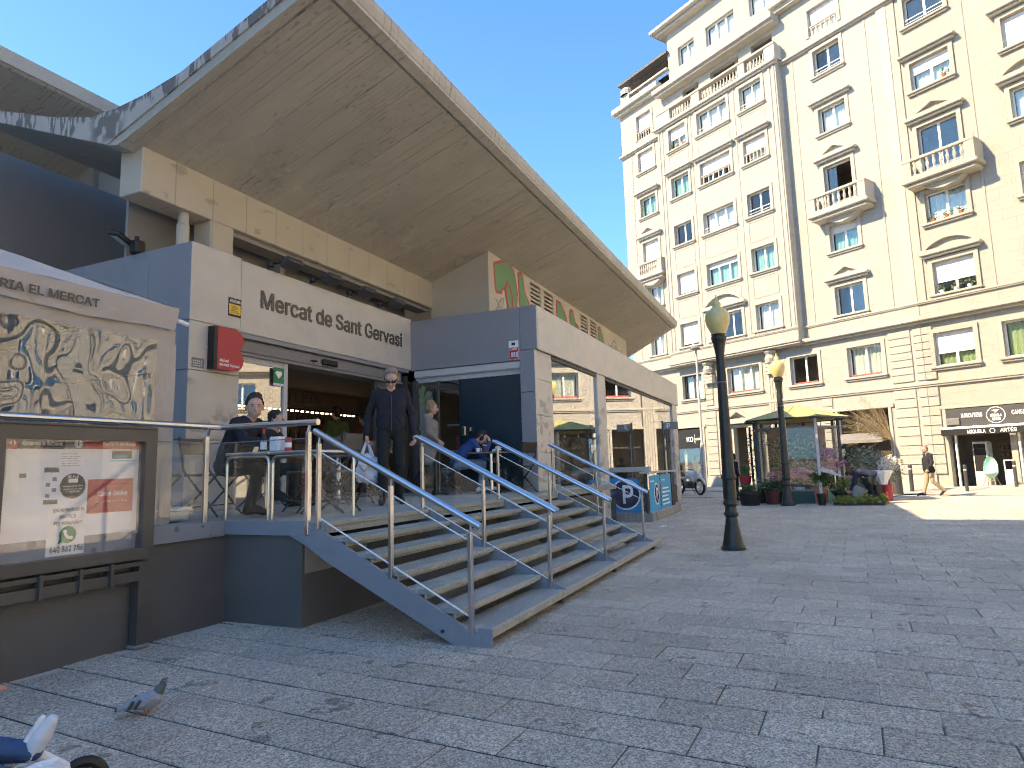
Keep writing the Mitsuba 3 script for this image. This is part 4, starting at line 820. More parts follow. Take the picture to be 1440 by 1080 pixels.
put('lid', cbx(-5.77, -5.48, 3.93, 4.57, P + .11, P + .14, .008), 'm_white', k)

# ---------------------------------------------------------------- notice board
nbd = thing('notice_board', 'bronze framed glass notice board with posters on the dark terrace wall', 'notice board')
XN = -5.09
fo, fi = sbox(2.56, .712, 3.808, 1.785), sbox(2.66, .80, 3.705, 1.665)
put('frame', plate(fo.difference(fi), .085, (-5.10, 0, 0), EY, EZ, EX), 'm_bronze', nbd)
put('backing', bx(-5.13, XN - .012, 2.62, 3.75, .76, 1.70), 'm_paper', nbd)
put('glass', bx(-5.045, -5.043, 2.66, 3.705, .80, 1.665), 'm_clear', nbd)
put('hinge_strip', bx(-5.014, -5.008, 2.6, 3.79, 1.762, 1.77), 'm_dark', nbd)
rl = put('support_rail', cat(bx(-5.09, -5.03, 2.5, 3.79, .655, .69), bx(-5.09, -5.03, 2.5, 3.70, .535, .615)), 'm_bronze', nbd)
for y in (2.94, 3.22, 3.46): put('bracket', bx(-5.10, -5.005, y - .012, y + .012, .53, .70), 'm_bronze', nbd)
puts('leg', [bx(-5.12, -5.03, 3.70, 3.795, 0, .655), bx(-5.12, -5.03, 2.5, 2.56, 0, .655)], 'm_bronze', nbd)
put('leg_foot', cbx(-5.13, -5.01, 3.68, 3.81, 0, .03, .01), 'm_grey', nbd)
def sheet(name, y0, y1, z0, z1, m, lift=.001, label=None, skew=0.):
    return put(name, (np.array([[XN - .01 + lift, y0, z0], [XN - .01 + lift, y1, z0 + skew], [XN - .01 + lift, y1, z1 + skew], [XN - .01 + lift, y0, z1]]), np.array([[0, 1, 2], [0, 2, 3]])), m, nbd, label=label)
def ink(parent, ms, m): put('print', cat(ms), m, parent)
def tx(s, y, z, w, h, bold=True, lift=.003): return text(s, h, w, (XN - .01 + lift, y, z), EY, EZ, EX, .0008, bold)
hd = sheet('header_strip', 2.71, 2.775, 1.594, 1.678, 'm_red', label='red and black header strip of the board')
ink(hd, [bx(XN - .009, XN - .0085, 2.775, 3.10, 1.597, 1.68)], 'm_black')
ink(hd, [bx(XN - .009, XN - .0085, 3.245, 3.70, 1.602, 1.681)], 'm_redsoft'); ink(hd, [bx(XN - .009, XN - .0085, 3.10, 3.245, 1.6, 1.681)], 'm_grey')
ink(hd, [tx('Ajuntament de Barcelona', 2.80, 1.625, .28, .028), tx('Mercat de Sant Gervasi', 3.41, 1.632, .26, .024), plate(Point(3.2, 1.641).buffer(.032), .0008, (XN - .007, 0, 0), EY, EZ, EX),
         plate(Polygon([(2.743, 1.665), (2.767, 1.637), (2.743, 1.609), (2.719, 1.637)]).difference(sbox(2.738, 1.6, 2.748, 1.67)), .0008, (XN - .007, 0, 0), EY, EZ, EX)], 'm_white')
ink(hd, [tx('i', 3.193, 1.622, None, .034, True, .005)], 'm_black')
s = sheet('poster', 3.005, 3.282, .812, 1.187, 'm_white', .002, 'white poster with a green speech bubble and a phone number')
ink(s, [tx('ENCARREGUIN EL', 3.04, 1.132, .235, .024), tx('SEU PEIX', 3.087, 1.083, .125, .024), tx('PER WHATSAPP', 3.05, 1.034, .21, .024), tx('640 862 786', 3.03, .836, .245, .042)], 'm_signdark')
ink(s, [plate(unary_union([Point(3.157, .96).buffer(.062), Polygon([(3.10, .94), (3.085, .897), (3.14, .91)])]), .0008, (XN - .006, 0, 0), EY, EZ, EX)], 'm_green')
ink(s, [plate(unary_union([LineString([(3.135, .985), (3.14, .96), (3.16, .938), (3.183, .936)]).buffer(.009), Point(3.135, .985).buffer(.013), Point(3.183, .936).buffer(.013)]), .0008, (XN - .0045, 0, 0), EY, EZ, EX)], 'm_white')
s = put('round_label', plate(Point(3.176, 1.32).buffer(.094, 32), .001, (XN - .008, 0, 0), EY, EZ, EX), 'm_black', nbd, label='round black label in the middle of the board')
ink(s, [bx(XN - .0065, XN - .006, 3.14, 3.21, 1.345, 1.375), bx(XN - .0065, XN - .006, 3.10, 3.25, 1.317, 1.321), bx(XN - .0065, XN - .006, 3.105, 3.245, 1.295, 1.299), tx('A TELEFON', 3.125, 1.272, .1, .012, True, .004), tx('BE A LA', 3.135, 1.383, .08, .016, True, .004)], 'm_white')
s = sheet('flyer', 2.965, 3.07, 1.192, 1.46, 'm_paper', .0015, 'tall narrow flyer with a dark head and foot')
ink(s, [bx(XN - .0085, XN - .008, 2.965, 3.07, 1.425, 1.46), bx(XN - .0085, XN - .008, 2.968, 3.07, 1.192, 1.225)], 'm_darkgrey')
ink(s, [bx(XN - .0085, XN - .008, 2.98 + .045 * (i % 2), 3.01 + .045 * (i % 2), 1.24 + .04 * i, 1.268 + .04 * i) for i in range(4)], 'm_grey')
s = sheet('red_poster', 3.29, 3.665, 1.102, 1.366, 'm_redsoft', .0012, 'faded red poster with white words')
ink(s, [tx('Come Online', 3.365, 1.235, .25, .034), tx('la teva compra online', 3.36, 1.185, .25, .012, False)], 'm_white'); ink(s, [bx(XN - .0085, XN - .008, 3.40, 3.65, 1.317, 1.33)], 'm_red')
s = sheet('photo_flyer', 3.425, 3.68, 1.456, 1.60, 'm_paper', .0013); ink(s, [bx(XN - .0085, XN - .008, 3.47, 3.64, 1.525, 1.59)], 'm_darkgrey'); ink(s, [bx(XN - .0085, XN - .008, 3.49, 3.60, 1.535, 1.555), bx(XN - .0085, XN - .008, 3.46, 3.66, 1.505, 1.513)], 'm_bluelight')
s = sheet('typed_sheet', 2.826, 3.376, 1.52, 1.60, 'm_white', .0010); s = sheet('typed_sheet', 3.055, 3.25, 1.446, 1.593, 'm_white', .002)
ink(s, [bx(XN - .0075, XN - .007, 3.08, 3.22 - .02 * (i % 2), 1.47 + .018 * i, 1.474 + .018 * i) for i in range(6)], 'm_grey')
s = sheet('tilted_sheet', 2.71, 2.80, 1.33, 1.56, 'm_white', .002, None, -.06); ink(s, [bx(XN - .0075, XN - .007, 2.80, 2.845, 1.39, 1.42)], 'm_darkgrey')

# ================================================================ TERRACE FURNITURE
def ztable(name, label, x0, x1, y0, y1, zt=1.59):
    t = thing(name, label, 'table', 'metal tables on the terrace')
    put('top', cat(cbx(x0, x1, y0, y1, zt - .03, zt, .01)), 'm_steel', t)
    for y in (y0 + .02, y1 - .02):
        put('leg', tube(bend([(x0 + .015, y, P), (x0 + .015, y, zt - .045), (x1 - .015, y, zt - .045), (x1 - .015, y, P)], .07), .016, 10), 'm_chrome', t, smooth=40)
    return t
ztable('bistro_table', 'square steel table in front of the seated man in black', -5.30, -4.72, 4.77, 5.33, 1.585)
ztable('bistro_table', 'square steel table beside the first, at the corner of the terrace', -4.70, -4.12, 4.77, 5.33, 1.58)
def rtable(label, x, y, zt, r=.3):
    t = thing('bistro_table', label, 'table', 'metal tables on the terrace')
    put('top', cat(cbx(x - r, x + r, y - r, y + r, zt - .025, zt, .01)), 'm_steel', t)
    put('leg', cat(tube([(x, y, P + .03), (x, y, zt - .03)], .032, 12), tube([(x - .2, y, zt - .04), (x, y, zt - .16)], .012, 6), tube([(x + .2, y, zt - .04), (x, y, zt - .16)], .012, 6)), 'm_chrome', t)
    put('foot', cat(*[tube([(x, y, P + .05), (x + .26 * math.cos(a), y + .26 * math.sin(a), P + .02)], .018, 8) for a in (0.7, 2.3, 3.9, 5.4)]), 'm_darkgrey', t)
rtable('steel pedestal table behind the man with the plastic bag', -6.33, 7.78, 1.61); rtable('steel pedestal table beside the hunched man in blue', -4.98, 10.15, 1.64)
def chair(label, x, y, rz, frame='m_darkgrey', seat='m_bronze', back=True):
    t = thing('terrace_chair', label, 'chair', 'chairs on the terrace'); M_ = W(x, y, P, rz)
    put('seat', cbx(-.2, .2, -.2, .2, .43, .46, .012), seat, t, to_world=M_)
    put('backrest', cat(tf(cbx(-.2, .2, -.012, .012, -.12, .12, .01), [[1, 0, 0, 0], [0, 1, -.15, -.26], [0, 0, .75, .76], [0, 0, 0, 1]])), seat, t, to_world=M_)
    for s in (-1, 1):
        put('leg', tube([(.205 * s, -.27, .86), (.205 * s, -.2, .5), (.205 * s, .24, .0)], .012, 8), frame, t, to_world=M_)
        put('leg', tube([(.188 * s, .2, .44), (.188 * s, -.26, .0)], .012, 8), frame, t, to_world=M_)
    put('stretcher', cat(tube([(-.2, .13, .12), (.2, .13, .12)], .008, 6), tube([(-.19, -.17, .1), (.19, -.17, .1)], .008, 6)), frame, t, to_world=M_)
chair('folding chair under the seated man in black', -5.98, 5.22, -1.37)
chair('dark folding chair by the left glass panel', -6.15, 4.62, -1.2)
chair('folding chair facing the corner table, behind the end rail post', -4.78, 5.75, 1.75)
chair('folding chair standing behind the corner table', -5.25, 5.95, 2.7)
chair('folding chair beside the pedestal table behind the walking man', -5.75, 7.35, 1.2)
chair('dark chair under the hunched man in blue', -5.78, 10.0, -.95)
chair('black chair by the grey pillar at the bar window', -4.55, 10.32, 1.3, 'm_black', 'm_black')
k = thing('napkin_box', 'white napkin dispenser on the table of the seated man', 'napkin dispenser')
put('body', cbx(-4.93, -4.80, 4.98, 5.08, 1.587, 1.74, .012), 'm_paper', k); put('base', cbx(-4.94, -4.79, 4.97, 5.09, 1.585, 1.60, .005), 'm_grey', k)
k = thing('drink_can', 'red drink can beside the white napkin dispenser', 'can')
put('body', lathe([(0, 0), (.028, 0), (.033, .01), (.033, .125), (.026, .14), (0, .14)], 16, -4.74, 5.05, 1.587), 'm_red', k); put('label_band', lathe([(.0335, .04), (.0335, .09)], 16, -4.74, 5.05, 1.587), 'm_white', k)
k = thing('beer_bottle', 'dark bottle with a blue and white label and red top near the seated man', 'bottle')
put('glass', lathe([(0, 0), (.032, 0), (.032, .13), (.014, .19), (.013, .24), (0, .24)], 14, -5.05, 5.03, 1.587), 'm_black', k); put('label', lathe([(.0325, .03), (.0325, .11)], 14, -5.05, 5.03, 1.587), 'm_paper', k); put('neck_foil', lathe([(.0145, .18), (.0145, .245), (0, .245)], 12, -5.05, 5.03, 1.587), 'm_red', k)
k = thing('coffee_cup', 'white cup on the table beside the hunched man', 'cup'); put('cup', lathe([(0, 0), (.025, 0), (.04, .07), (.036, .07), (.02, .01)], 14, -5.15, 10.0, 1.642), 'm_white', k); put('handle', tube(bend([(-5.11, 10, 1.66), (-5.08, 10, 1.67), (-5.08, 10, 1.70), (-5.11, 10, 1.70)], .012), .005, 6), 'm_white', k)
k = thing('tumbler', 'red tumbler on the table beside the hunched man', 'glass'); put('body', lathe([(0, 0), (.03, 0), (.035, .12), (0, .12)], 12, -5.03, 10.02, 1.642), 'm_maroon', k); put('rim', lathe([(.0355, .11), (.0355, .122)], 12, -5.03, 10.02, 1.642), 'm_white', k)
k = thing('napkins', 'crumpled white napkins on the table beside the hunched man', 'napkins')
put('paper', cat(*[tf(cbx(-.06, .06, -.05, .05, 0, .012, .004), [[math.cos(a), -math.sin(a), .3, -4.85 + .03 * i], [math.sin(a), math.cos(a), .2, 10.05], [.2 * math.sin(a), .3, 1, 1.645 + .022 * i], [0, 0, 0, 1]]) for i, a in enumerate((.3, 1.2, 2.1, .8))]), 'm_white', k)

# ================================================================ PLAZA FURNITURE
def lamp(label, x, y, hgt):
    t = thing('street_lamp', label, 'street lamp', 'iron globe lamps on the plaza'); s = hgt / 4.07; M_ = W(x, y, 0, 0, s)
    put('base', lathe([(0, 0), (.185, 0), (.185, .04), (.165, .06), (.15, .12), (.125, .25), (.095, .42), (.085, .50), (.11, .53), (.112, .56), (.09, .59), (.085, .66), (.115, .70), (.115, .73), (.095, .76), (.092, .80)], 24), 'm_iron', t, smooth=35, to_world=M_)
    put('shaft', lathe([(.10, .78), (.10, 1.08), (.118, 1.10), (.118, 1.14), (.098, 1.17), (.094, 1.3), (.068, 3.0), (.068, 3.06), (.085, 3.2), (.10, 3.28)], 20), 'm_iron', t, smooth=35, to_world=M_)
    put('collar', lathe([(.07, 3.24), (.105, 3.28), (.12, 3.33), (.12, 3.37), (.10, 3.38), (.11, 3.41), (0, 3.42)], 24), 'm_iron', t, smooth=35, to_world=M_)
    put('globe', lathe([(.095, 3.40), (.13, 3.46), (.175, 3.56), (.195, 3.66), (.185, 3.74), (.15, 3.80), (.09, 3.835)], 28), 'm_globe', t, smooth=True, to_world=M_)
    put('cap', lathe([(.115, 3.82), (.09, 3.85), (.06, 3.87), (.075, 3.90), (.055, 3.95), (.03, 3.98), (.012, 4.0), (.008, 4.07), (0, 4.07)], 20), 'm_globe', t, smooth=True, to_world=M_)
    put('band', lathe([(.0745, 2.62), (.079, 2.625), (.0745, 2.63)], 16), 'm_steel', t, to_world=M_)
lamp('tall black iron lamp with a yellowed globe standing alone on the paving', -1.15, 10.81, 4.06)
lamp('black iron lamp with a yellowed globe beside the flower kiosk', -.62, 21.33, 4.62)
k = thing('paper_scrap', 'small white paper scrap on the paving by the parking wall', 'litter')
put('paper', (np.array([[-3.05, 14.3, .006], [-2.9, 14.28, .012], [-2.88, 14.45, .03], [-3.03, 14.46, .008]]), np.array([[0, 1, 2], [0, 2, 3]])), 'm_white', k); put('fold', (np.array([[-2.9, 14.28, .012], [-2.84, 14.36, .05], [-2.88, 14.45, .03]]), np.array([[0, 1, 2]])), 'm_paper', k)
k = thing('street_light', 'slim grey street light pole beside the motorbike', 'street light')
put('pole', tube([(-4.36, 31.0, 0), (-4.36, 31.0, 2.2), (-4.36, 31.0, 2.21), (-4.36, 31.0, 6.6)], [.10, .095, .06, .045], 12), 'm_lightgrey', k)
put('lamp_head', lathe([(0, -.06), (.22, -.05), (.24, 0), (.18, .06), (0, .1)], 14, -4.36, 30.85, 6.65), 'm_grey', k)
# parking entrance
pk = thing('parking_entrance', 'low stone parking stair wall with rails and blue panels beside the market', 'parking entrance')
put('kerb_wall', cat(cbx(-4.6, -3.42, 15.6, 15.95, 0, .21, .015), cbx(-3.75, -3.40, 15.955, 19.2, 0, .21, .015)), 'm_sidewalk', pk)
put('coping', cat(cbx(-4.62, -3.46, 15.62, 15.80, 1.17, 1.29, .01), cbx(-3.62, -3.40, 15.2, 18.8, 1.125, 1.17, .01)), 'm_trim', pk)
puts('rail_post', [bx(x, x + .05, 15.66, 15.70, .2, 1.17) for x in (-4.5, -3.60)] + [bx(-3.53, -3.49, y, y + .06, .2, 1.13) for y in (15.45, 16.8, 18.25)], 'm_darkgrey', pk)
put('parking_panel', plate(Polygon([(-4.5, .21), (-3.68, .21), (-3.64, .62), (-3.76, 1.01), (-4.5, 1.04)]), .03, (0, 15.64, 0), EX, EZ, -EY), 'm_blue', pk, label='blue panel with a white P in a circle')
s_ = 'parking_entrance__parking_panel'
put('disc', plate(Point(-4.06, .64).buffer(.335, 40), .006, (0, 15.609, 0), EX, EZ, -EY), 'm_navy', s_)
put('ring', plate(Point(-4.06, .64).buffer(.365, 40).difference(Point(-4.06, .64).buffer(.33, 40)), .008, (0, 15.609, 0), EX, EZ, -EY), 'm_paper', s_)
put('letter', text('P', .42, .3, (-4.17, 15.602, .43), EX, EZ, -EY, .006), 'm_paper', s_)
for i, (y0, y1) in enumerate(((15.55, 16.78), (16.88, 18.22))):
    s_ = put('side_panel', quad((-3.47, y0, .21), (-3.47, y1, .21), (-3.47, y1, 1.09), (-3.47, y0, 1.07)), 'm_bluelight', pk)
    put('print', cat(*([plate(Point((y0 + y1) / 2 + .2, .62).buffer(.27, 24).difference(Point((y0 + y1) / 2 + .2, .62).buffer(.23)), .004, (-3.469, 0, 0), EY, EZ, EX)] if i == 0 else []), *[bx(-3.468, -3.466, y0 + .15, y1 - .2 - .1 * (j % 3), .3 + .1 * j, .34 + .1 * j) for j in range(5 if i else 0)], bx(-3.468, -3.466, y0 + .1, y0 + .55, .92, .95)), 'm_paper', s_)
    if i == 0:
        put('disc', plate(Point((y0 + y1) / 2 + .2, .62).buffer(.23, 24), .004, (-3.469, 0, 0), EY, EZ, EX), 'm_navy', s_); put('letter', text('P', .28, .22, (-3.463, (y0 + y1) / 2 + .1, .48), EY, EZ, EX, .004), 'm_paper', s_)
put('end_panel', bx(-3.5, -3.46, 18.3, 18.75, .2, 1.1), 'm_darkgrey', pk)
k = thing('parking_sign', 'dark post with a small grey P sign at the end of the market', 'sign post')
put('post', cat(bx(-3.9, -3.85, 19.6, 19.66, 0, 2.62), bx(-3.80, -3.76, 19.62, 19.66, 0, 2.4)), 'm_darkgrey', k)
put('plate', bx(-3.84, -3.42, 19.60, 19.63, 2.36, 2.58), 'm_grey', k); put('letter', text('P', .14, .11, (-3.76, 19.598, 2.40), EX, EZ, -EY, .004), 'm_white', 'parking_sign__plate')
def bollard(label, x, y, h=.95, r=.055):
    t = thing('bollard', label, 'bollard', 'bollards'); put('post', lathe([(0, 0), (r, 0), (r, h - .03), (r - .015, h), (0, h)], 14, x, y, 0), 'm_darkgrey', t); put('band', lathe([(r + .002, h - .2), (r + .002, h - .15)], 14, x, y, 0), 'm_lightgrey', t)
bollard('grey bollard in front of the deli door', 5.03, 27.6, 1.0); bollard('grey bollard at the right edge, beside the mint chair', 6.5, 27.78, 1.1); bollard('dark bollard on the pavement left of the walking man', 3.54, 29.0, 1.05, .07); bollard('black bollard beside the motorbike wheel', -5.35, 28.6, .8, .06)
k = thing('mint_chair', 'mint green shell chair with pale wooden legs outside the deli', 'chair')
CM = np.eye(4); CM[:3, 3] = FP0 + FT * 3.75 + FN * .75 + [0, 0, .16]; CM[:3, 0] = FT; CM[:3, 1] = -FN
CMt = T4(CM.tolist())
sh = trimesh.creation.icosphere(subdivisions=3); vv = sh.vertices * [.24, .24, .24]; keep = [f for f in sh.faces if (vv[f].mean(0)[2] < .02 or vv[f].mean(0)[1] > .06)]
vv = vv * [1, 1, 1]; vv[:, 2] = np.where(vv[:, 1] > .03, vv[:, 2] * 1.7 + .18, vv[:, 2] * .55); 
put('shell', (vv + [0, 0, .52], np.array(keep)), 'm_mint', k, smooth=True, to_world=CMt)
for sx in (-1, 1):
    for sy in (-1, 1): put('leg', tube([(sx * .09, sy * .09, .42), (sx * .22, sy * .22, 0)], .016, 8), 'm_khaki', k, to_world=CMt)
put('cross_brace', cat(tube([(-.15, -.15, .22), (.15, .15, .22)], .008, 6), tube([(.15, -.15, .22), (-.15, .15, .22)], .008, 6)), 'm_khaki', k, to_world=CMt)

# ---------------------------------------------------------------- motorbike
mb = thing('motorbike', 'white touring motorbike with a black top case parked at the shop', 'motorbike')
MB = W(-4.78, 29.4, 0, -.8)
for x in (-.72, .74):
    w_ = put('wheel', cat(*[tube([(x + .02 * math.cos(a), 0, .32 + .02 * math.sin(a)), (x + .25 * math.cos(a), 0, .32 + .25 * math.sin(a))], .012, 5) for a in np.linspace(0, 5.6, 9)], tube([(x + .26 * math.cos(a), 0, .32 + .26 * math.sin(a)) for a in np.linspace(0, 2 * np.pi, 25)], .022, 6)), 'm_lightgrey', mb, to_world=MB)
    put('tyre', tube([(x + .3 * math.cos(a), 0, .32 + .3 * math.sin(a)) for a in np.linspace(0, 2 * np.pi, 29)], .055, 10), 'm_black', w_, to_world=MB)
put('engine', cat(cbx(-.25, .28, -.15, .15, .25, .55, .06), cbx(-.1, .2, -.22, .22, .35, .5, .05), tube([(.2, .12, .3), (-.2, .16, .26), (-.85, .18, .42)], [.03, .04, .06], 8)), 'm_darkgrey', mb, to_world=MB)
put('tank', m3.Manifold.batch_hull([m3.Manifold.sphere(r, 12).translate(p) for p, r in (((.3, 0, .82), .15), ((.0, 0, .86), .15), ((-.2, 0, .74), .09), ((.45, 0, .7), .12))]), 'm_white', mb, smooth=40, to_world=MB)
put('fairing', m3.Manifold.batch_hull([m3.Manifold.sphere(r, 12).translate(p) for p, r in (((.55, 0, .95), .14), ((.72, 0, .8), .09), ((.45, .1, .6), .1), ((.45, -.1, .6), .1))]), 'm_white', mb, smooth=40, to_world=MB)
put('windscreen', tf(cbx(-.012, .012, -.17, .17, 0, .38, .01), [[1, 0, -.45, .66], [0, 1, 0, 0], [0, 0, 1, 1.02], [0, 0, 0, 1]]), 'm_glass', mb, to_world=MB)
put('seat', m3.Manifold.batch_hull([m3.Manifold.sphere(r, 10).translate(p) for p, r in (((-.2, .06, .80), .07), ((-.2, -.06, .80), .07), ((-.7, 0, .88), .1))]), 'm_black', mb, smooth=40, to_world=MB)
put('top_case', cbx(-1.08, -.68, -.22, .22, .98, 1.28, .07), 'm_black', mb, to_world=MB)
put('rear_rack', tube([(-.5, 0, .85), (-1.0, 0, .96)], .03, 8), 'm_grey', mb, to_world=MB)
put('fork', cat(tube([(.5, .07, .95), (.74, .09, .32)], .024, 8), tube([(.5, -.07, .95), (.74, -.09, .32)], .024, 8)), 'm_lightgrey', mb, to_world=MB)
put('mudguard', tube([(.74 + .37 * math.cos(a), 0, .32 + .37 * math.sin(a)) for a in np.linspace(.3, 2.2, 12)], .05, 8), 'm_white', mb, to_world=MB)
put('handlebar', cat(tube([(.42, -.4, 1.08), (.5, 0, 1.02), (.42, .4, 1.08)], .016, 8), lathe([(0, 0), (.06, .01), (.05, .03), (0, .04)], 10, .48, .38, 1.2), lathe([(0, 0), (.06, .01), (.05, .03), (0, .04)], 10, .48, -.38, 1.2)), 'm_black', mb, to_world=MB)
put('headlight', lathe([(0, 0), (.07, 0), (.05, -.05)], 12), 'm_glass', mb, to_world=MB @ T4().translate([.80, 0, .84]).rotate([0, 1, 0], 90))
put('stand', tube([(-.05, .12, .3), (.0, .28, .0)], .015, 6), 'm_dark', mb, to_world=MB)

# ---------------------------------------------------------------- flower kiosk
fk = thing('flower_kiosk', 'glass flower kiosk with a yellow green canvas roof', 'kiosk')
KX, KY = -.30, 23.4
hexa = [(KX + 1.62 * math.cos(a), KY + 1.62 * math.sin(a)) for a in np.radians([-152, -102, -62, -12, 28, 78, 118, 168])]
apex = (KX + .05, KY, 3.12)
put('canopy', (np.array([(x, y, 2.66) for x, y in hexa] + [apex]), np.array([[i, (i + 1) % 8, 8] for i in range(8)])), 'm_canopy', fk)
put('canopy_rib', cat([tube([(x, y, 2.665), apex], .02, 6) for x, y in hexa]), 'm_canopy', fk)
put('canopy_edge', cat([tube([(*hexa[i], 2.64), (*hexa[(i + 1) % 8], 2.64)], .03, 6) for i in range(8)]), 'm_darkgrey', fk)
ins = [(KX + (x - KX) * .80, KY + (y - KY) * .80) for x, y in hexa]
for i in range(8):
    (x0, y0), (x1, y1) = ins[i], ins[(i + 1) % 8]
    put('post', cbx(x0 - .045, x0 + .045, y0 - .045, y0 + .045, 0, 2.62, .01), 'm_lightgrey' if i in (1, 2) else 'm_darkgrey', fk)
    put('glass_panel', quad((x0, y0, .4), (x1, y1, .4), (x1, y1, 2.35), (x0, y0, 2.35)), 'm_glass', fk)
    put('panel_frame', cat(tube([(x0, y0, 2.36), (x1, y1, 2.36)], .035, 6), tube([(x0, y0, .4), (x1, y1, .4)], .03, 6)), 'm_grey', fk)
put('soffit', (np.array([(x, y, 2.62) for x, y in ins] + [(KX, KY, 2.75)]), np.array([[i, (i + 1) % 8, 8] for i in range(8)])), 'm_canopy', fk)
put('plinth', cat([quad((*ins[i], 0), (*ins[(i + 1) % 8], 0), (*ins[(i + 1) % 8], .4), (*ins[i], .4)) for i in range(8)]), 'm_potgreen', fk)
put('inner_shelf', cat([cbx(KX - .9, KX + .9, KY + .2, KY + .5, z, z + .04, .01) for z in (.9, 1.4)] + [cbx(KX - .9, KX + .9, KY + .5, KY + .6, 0, 2.4, .01)]), 'm_wood', fk)
KIN = 1
def leaves(cx, cy, cz, rx, ry, rz_, n, size, seed, droop=0.):
    g = np.random.default_rng(seed); d = g.normal(0, 1, (n, 3)); d /= np.linalg.norm(d, axis=1, keepdims=True)
    lump = 1 + .35 * (meshkit.noise(d * 2.2 + seed) - .5)
    p = np.array([cx, cy, cz]) + d * (g.random(n) ** .4 * lump)[:, None] * [rx, ry, rz_]
    a = g.normal(0, 1, (n, 3)); a /= np.linalg.norm(a, axis=1, keepdims=True); a[:, 2] = a[:, 2] * .6 + .3 - droop
    b = np.cross(a, g.normal(0, 1, (n, 3))); b /= np.maximum(np.linalg.norm(b, axis=1, keepdims=True), 1e-6)
    s = size * g.uniform(.6, 1.4, n)[:, None]
    v = np.stack([p - a * s, p + b * s * .35, p + a * s, p - b * s * .35], 1).reshape(-1, 3); i = np.arange(n)[:, None] * 4
    return v, np.vstack([i + [0, 1, 2], i + [0, 2, 3]])
def blades(cx, cy, cz, r, h, n, seed, w=.012):
    g = np.random.default_rng(seed); out = []
    for _ in range(n):
        a = g.uniform(0, 6.28); q = g.uniform(0, r * .5); o = r * g.uniform(.5, 1.1); hh = h * g.uniform(.6, 1.1)
        p0 = np.array([cx + q * math.cos(a), cy + q * math.sin(a), cz]); p1 = np.array([cx + o * .6 * math.cos(a), cy + o * .6 * math.sin(a), cz + hh * .8]); p2 = np.array([cx + o * 1.2 * math.cos(a), cy + o * 1.2 * math.sin(a), cz + hh])
        t = np.array([-math.sin(a), math.cos(a), 0]) * w
        out.append((np.array([p0 - t, p0 + t, p1 + t, p1 - t, p2]), np.array([[0, 1, 2], [0, 2, 3], [3, 2, 4]])))
    return cat(out)
def pot(t, x, y, z, r, h, m, name='pot', sq=False):
    return put(name, cbx(x - r, x + r, y - r, y + r, z, z + h, .02) if sq else lathe([(0, 0), (r * .78, 0), (r, h - .03), (r * 1.06, h - .03), (r * 1.06, h), (r * .9, h), (r * .88, h - .05), (0, h - .06)], 16, x, y, z), m, t)
def plant(name, label, cat_, x, y, r, h, potm, parts, z=0, sq=False):
    t = thing(name, label, cat_)
    if potm: pot(t, x, y, z, r, h, potm, 'pot' if potm != 'm_potgreen' else 'bucket', sq)
    for nm, m, ms in parts: put(nm, ms, m, t)
    return t
plant('planter', 'low black planter of pale grassy plants at the front left of the kiosk', 'planter', -1.70, 21.5, .34, .38, 'm_black', [('grass', 'm_leafpale', blades(-1.7, 21.5, .36, .36, .26, 260, 1)), ('foliage', 'm_leafdark', leaves(-1.7, 21.5, .42, .36, .3, .12, 300, .05, 2))])
plant('potted_shrub', 'dark leafy shrub in a maroon pot between planter and lamp', 'potted plant', -1.08, 22.0, .22, .40, 'm_maroon', [('foliage', 'm_leafdark', leaves(-1.08, 22, .55, .34, .3, .22, 420, .05, 3))])
plant('potted_shrub', 'silvery shrub behind the low black planter', 'potted plant', -1.3, 22.6, .25, .45, 'm_black', [('foliage', 'm_leafgrey', leaves(-1.3, 22.6, .62, .4, .3, .2, 420, .045, 4))])
st_ = plant('red_pot', 'green plant in a bright red pot on a stand at the left of the kiosk', 'potted plant', -1.92, 23.0, .2, .26, 'm_red', [('foliage', 'm_leaf', leaves(-1.92, 23, 1.05, .22, .2, .2, 200, .05, 5)), ('stand', 'm_darkgrey', cbx(-2.05, -1.8, 22.88, 23.12, 0, .6, .02))], .6)
plant('hanging_ivy', 'trailing plant with pale flowers on the kiosk corner', 'plant', -1.75, 23.6, .15, .2, None, [('foliage', 'm_leafdark', leaves(-1.72, 23.6, 1.5, .2, .2, .95, 300, .05, 6)), ('blossom', 'm_whitefl', leaves(-1.72, 23.55, 1.5, .2, .2, .95, 60, .03, 7)), ('pole', 'm_dark', tube([(-1.72, 23.62, 0), (-1.72, 23.62, 2.5)], .04, 6))])
plant('flower_bucket', 'bucket of pink flowers left of the iron lamp', 'bucket of flowers', -.95, 22.9, .16, .4, 'm_potgreen', [('stems', 'm_leafdark', leaves(-.95, 22.9, .62, .26, .2, .2, 200, .05, 8)), ('blossom', 'm_pink', leaves(-.95, 22.85, .85, .3, .22, .17, 260, .07, 9))])
plant('flower_bucket', 'pale bucket of pink lilies just right of the iron lamp', 'bucket of flowers', -.30, 22.4, .17, .5, 'm_lightgrey', [('stems', 'm_leaf', leaves(-.3, 22.4, .7, .3, .25, .22, 220, .05, 10)), ('blossom', 'm_pink', leaves(-.28, 22.35, .92, .40, .24, .18, 340, .07, 11))])
plant('flower_bucket', 'dark green bucket of cream flowers between lamp and terracotta pot', 'bucket of flowers', -.12, 23.0, .2, .55, 'm_potgreen', [('stems', 'm_leaf', leaves(-.1, 23, .72, .28, .25, .2, 220, .05, 12)), ('blossom', 'm_whitefl', leaves(-.08, 22.9, .85, .34, .24, .16, 240, .06, 13))])
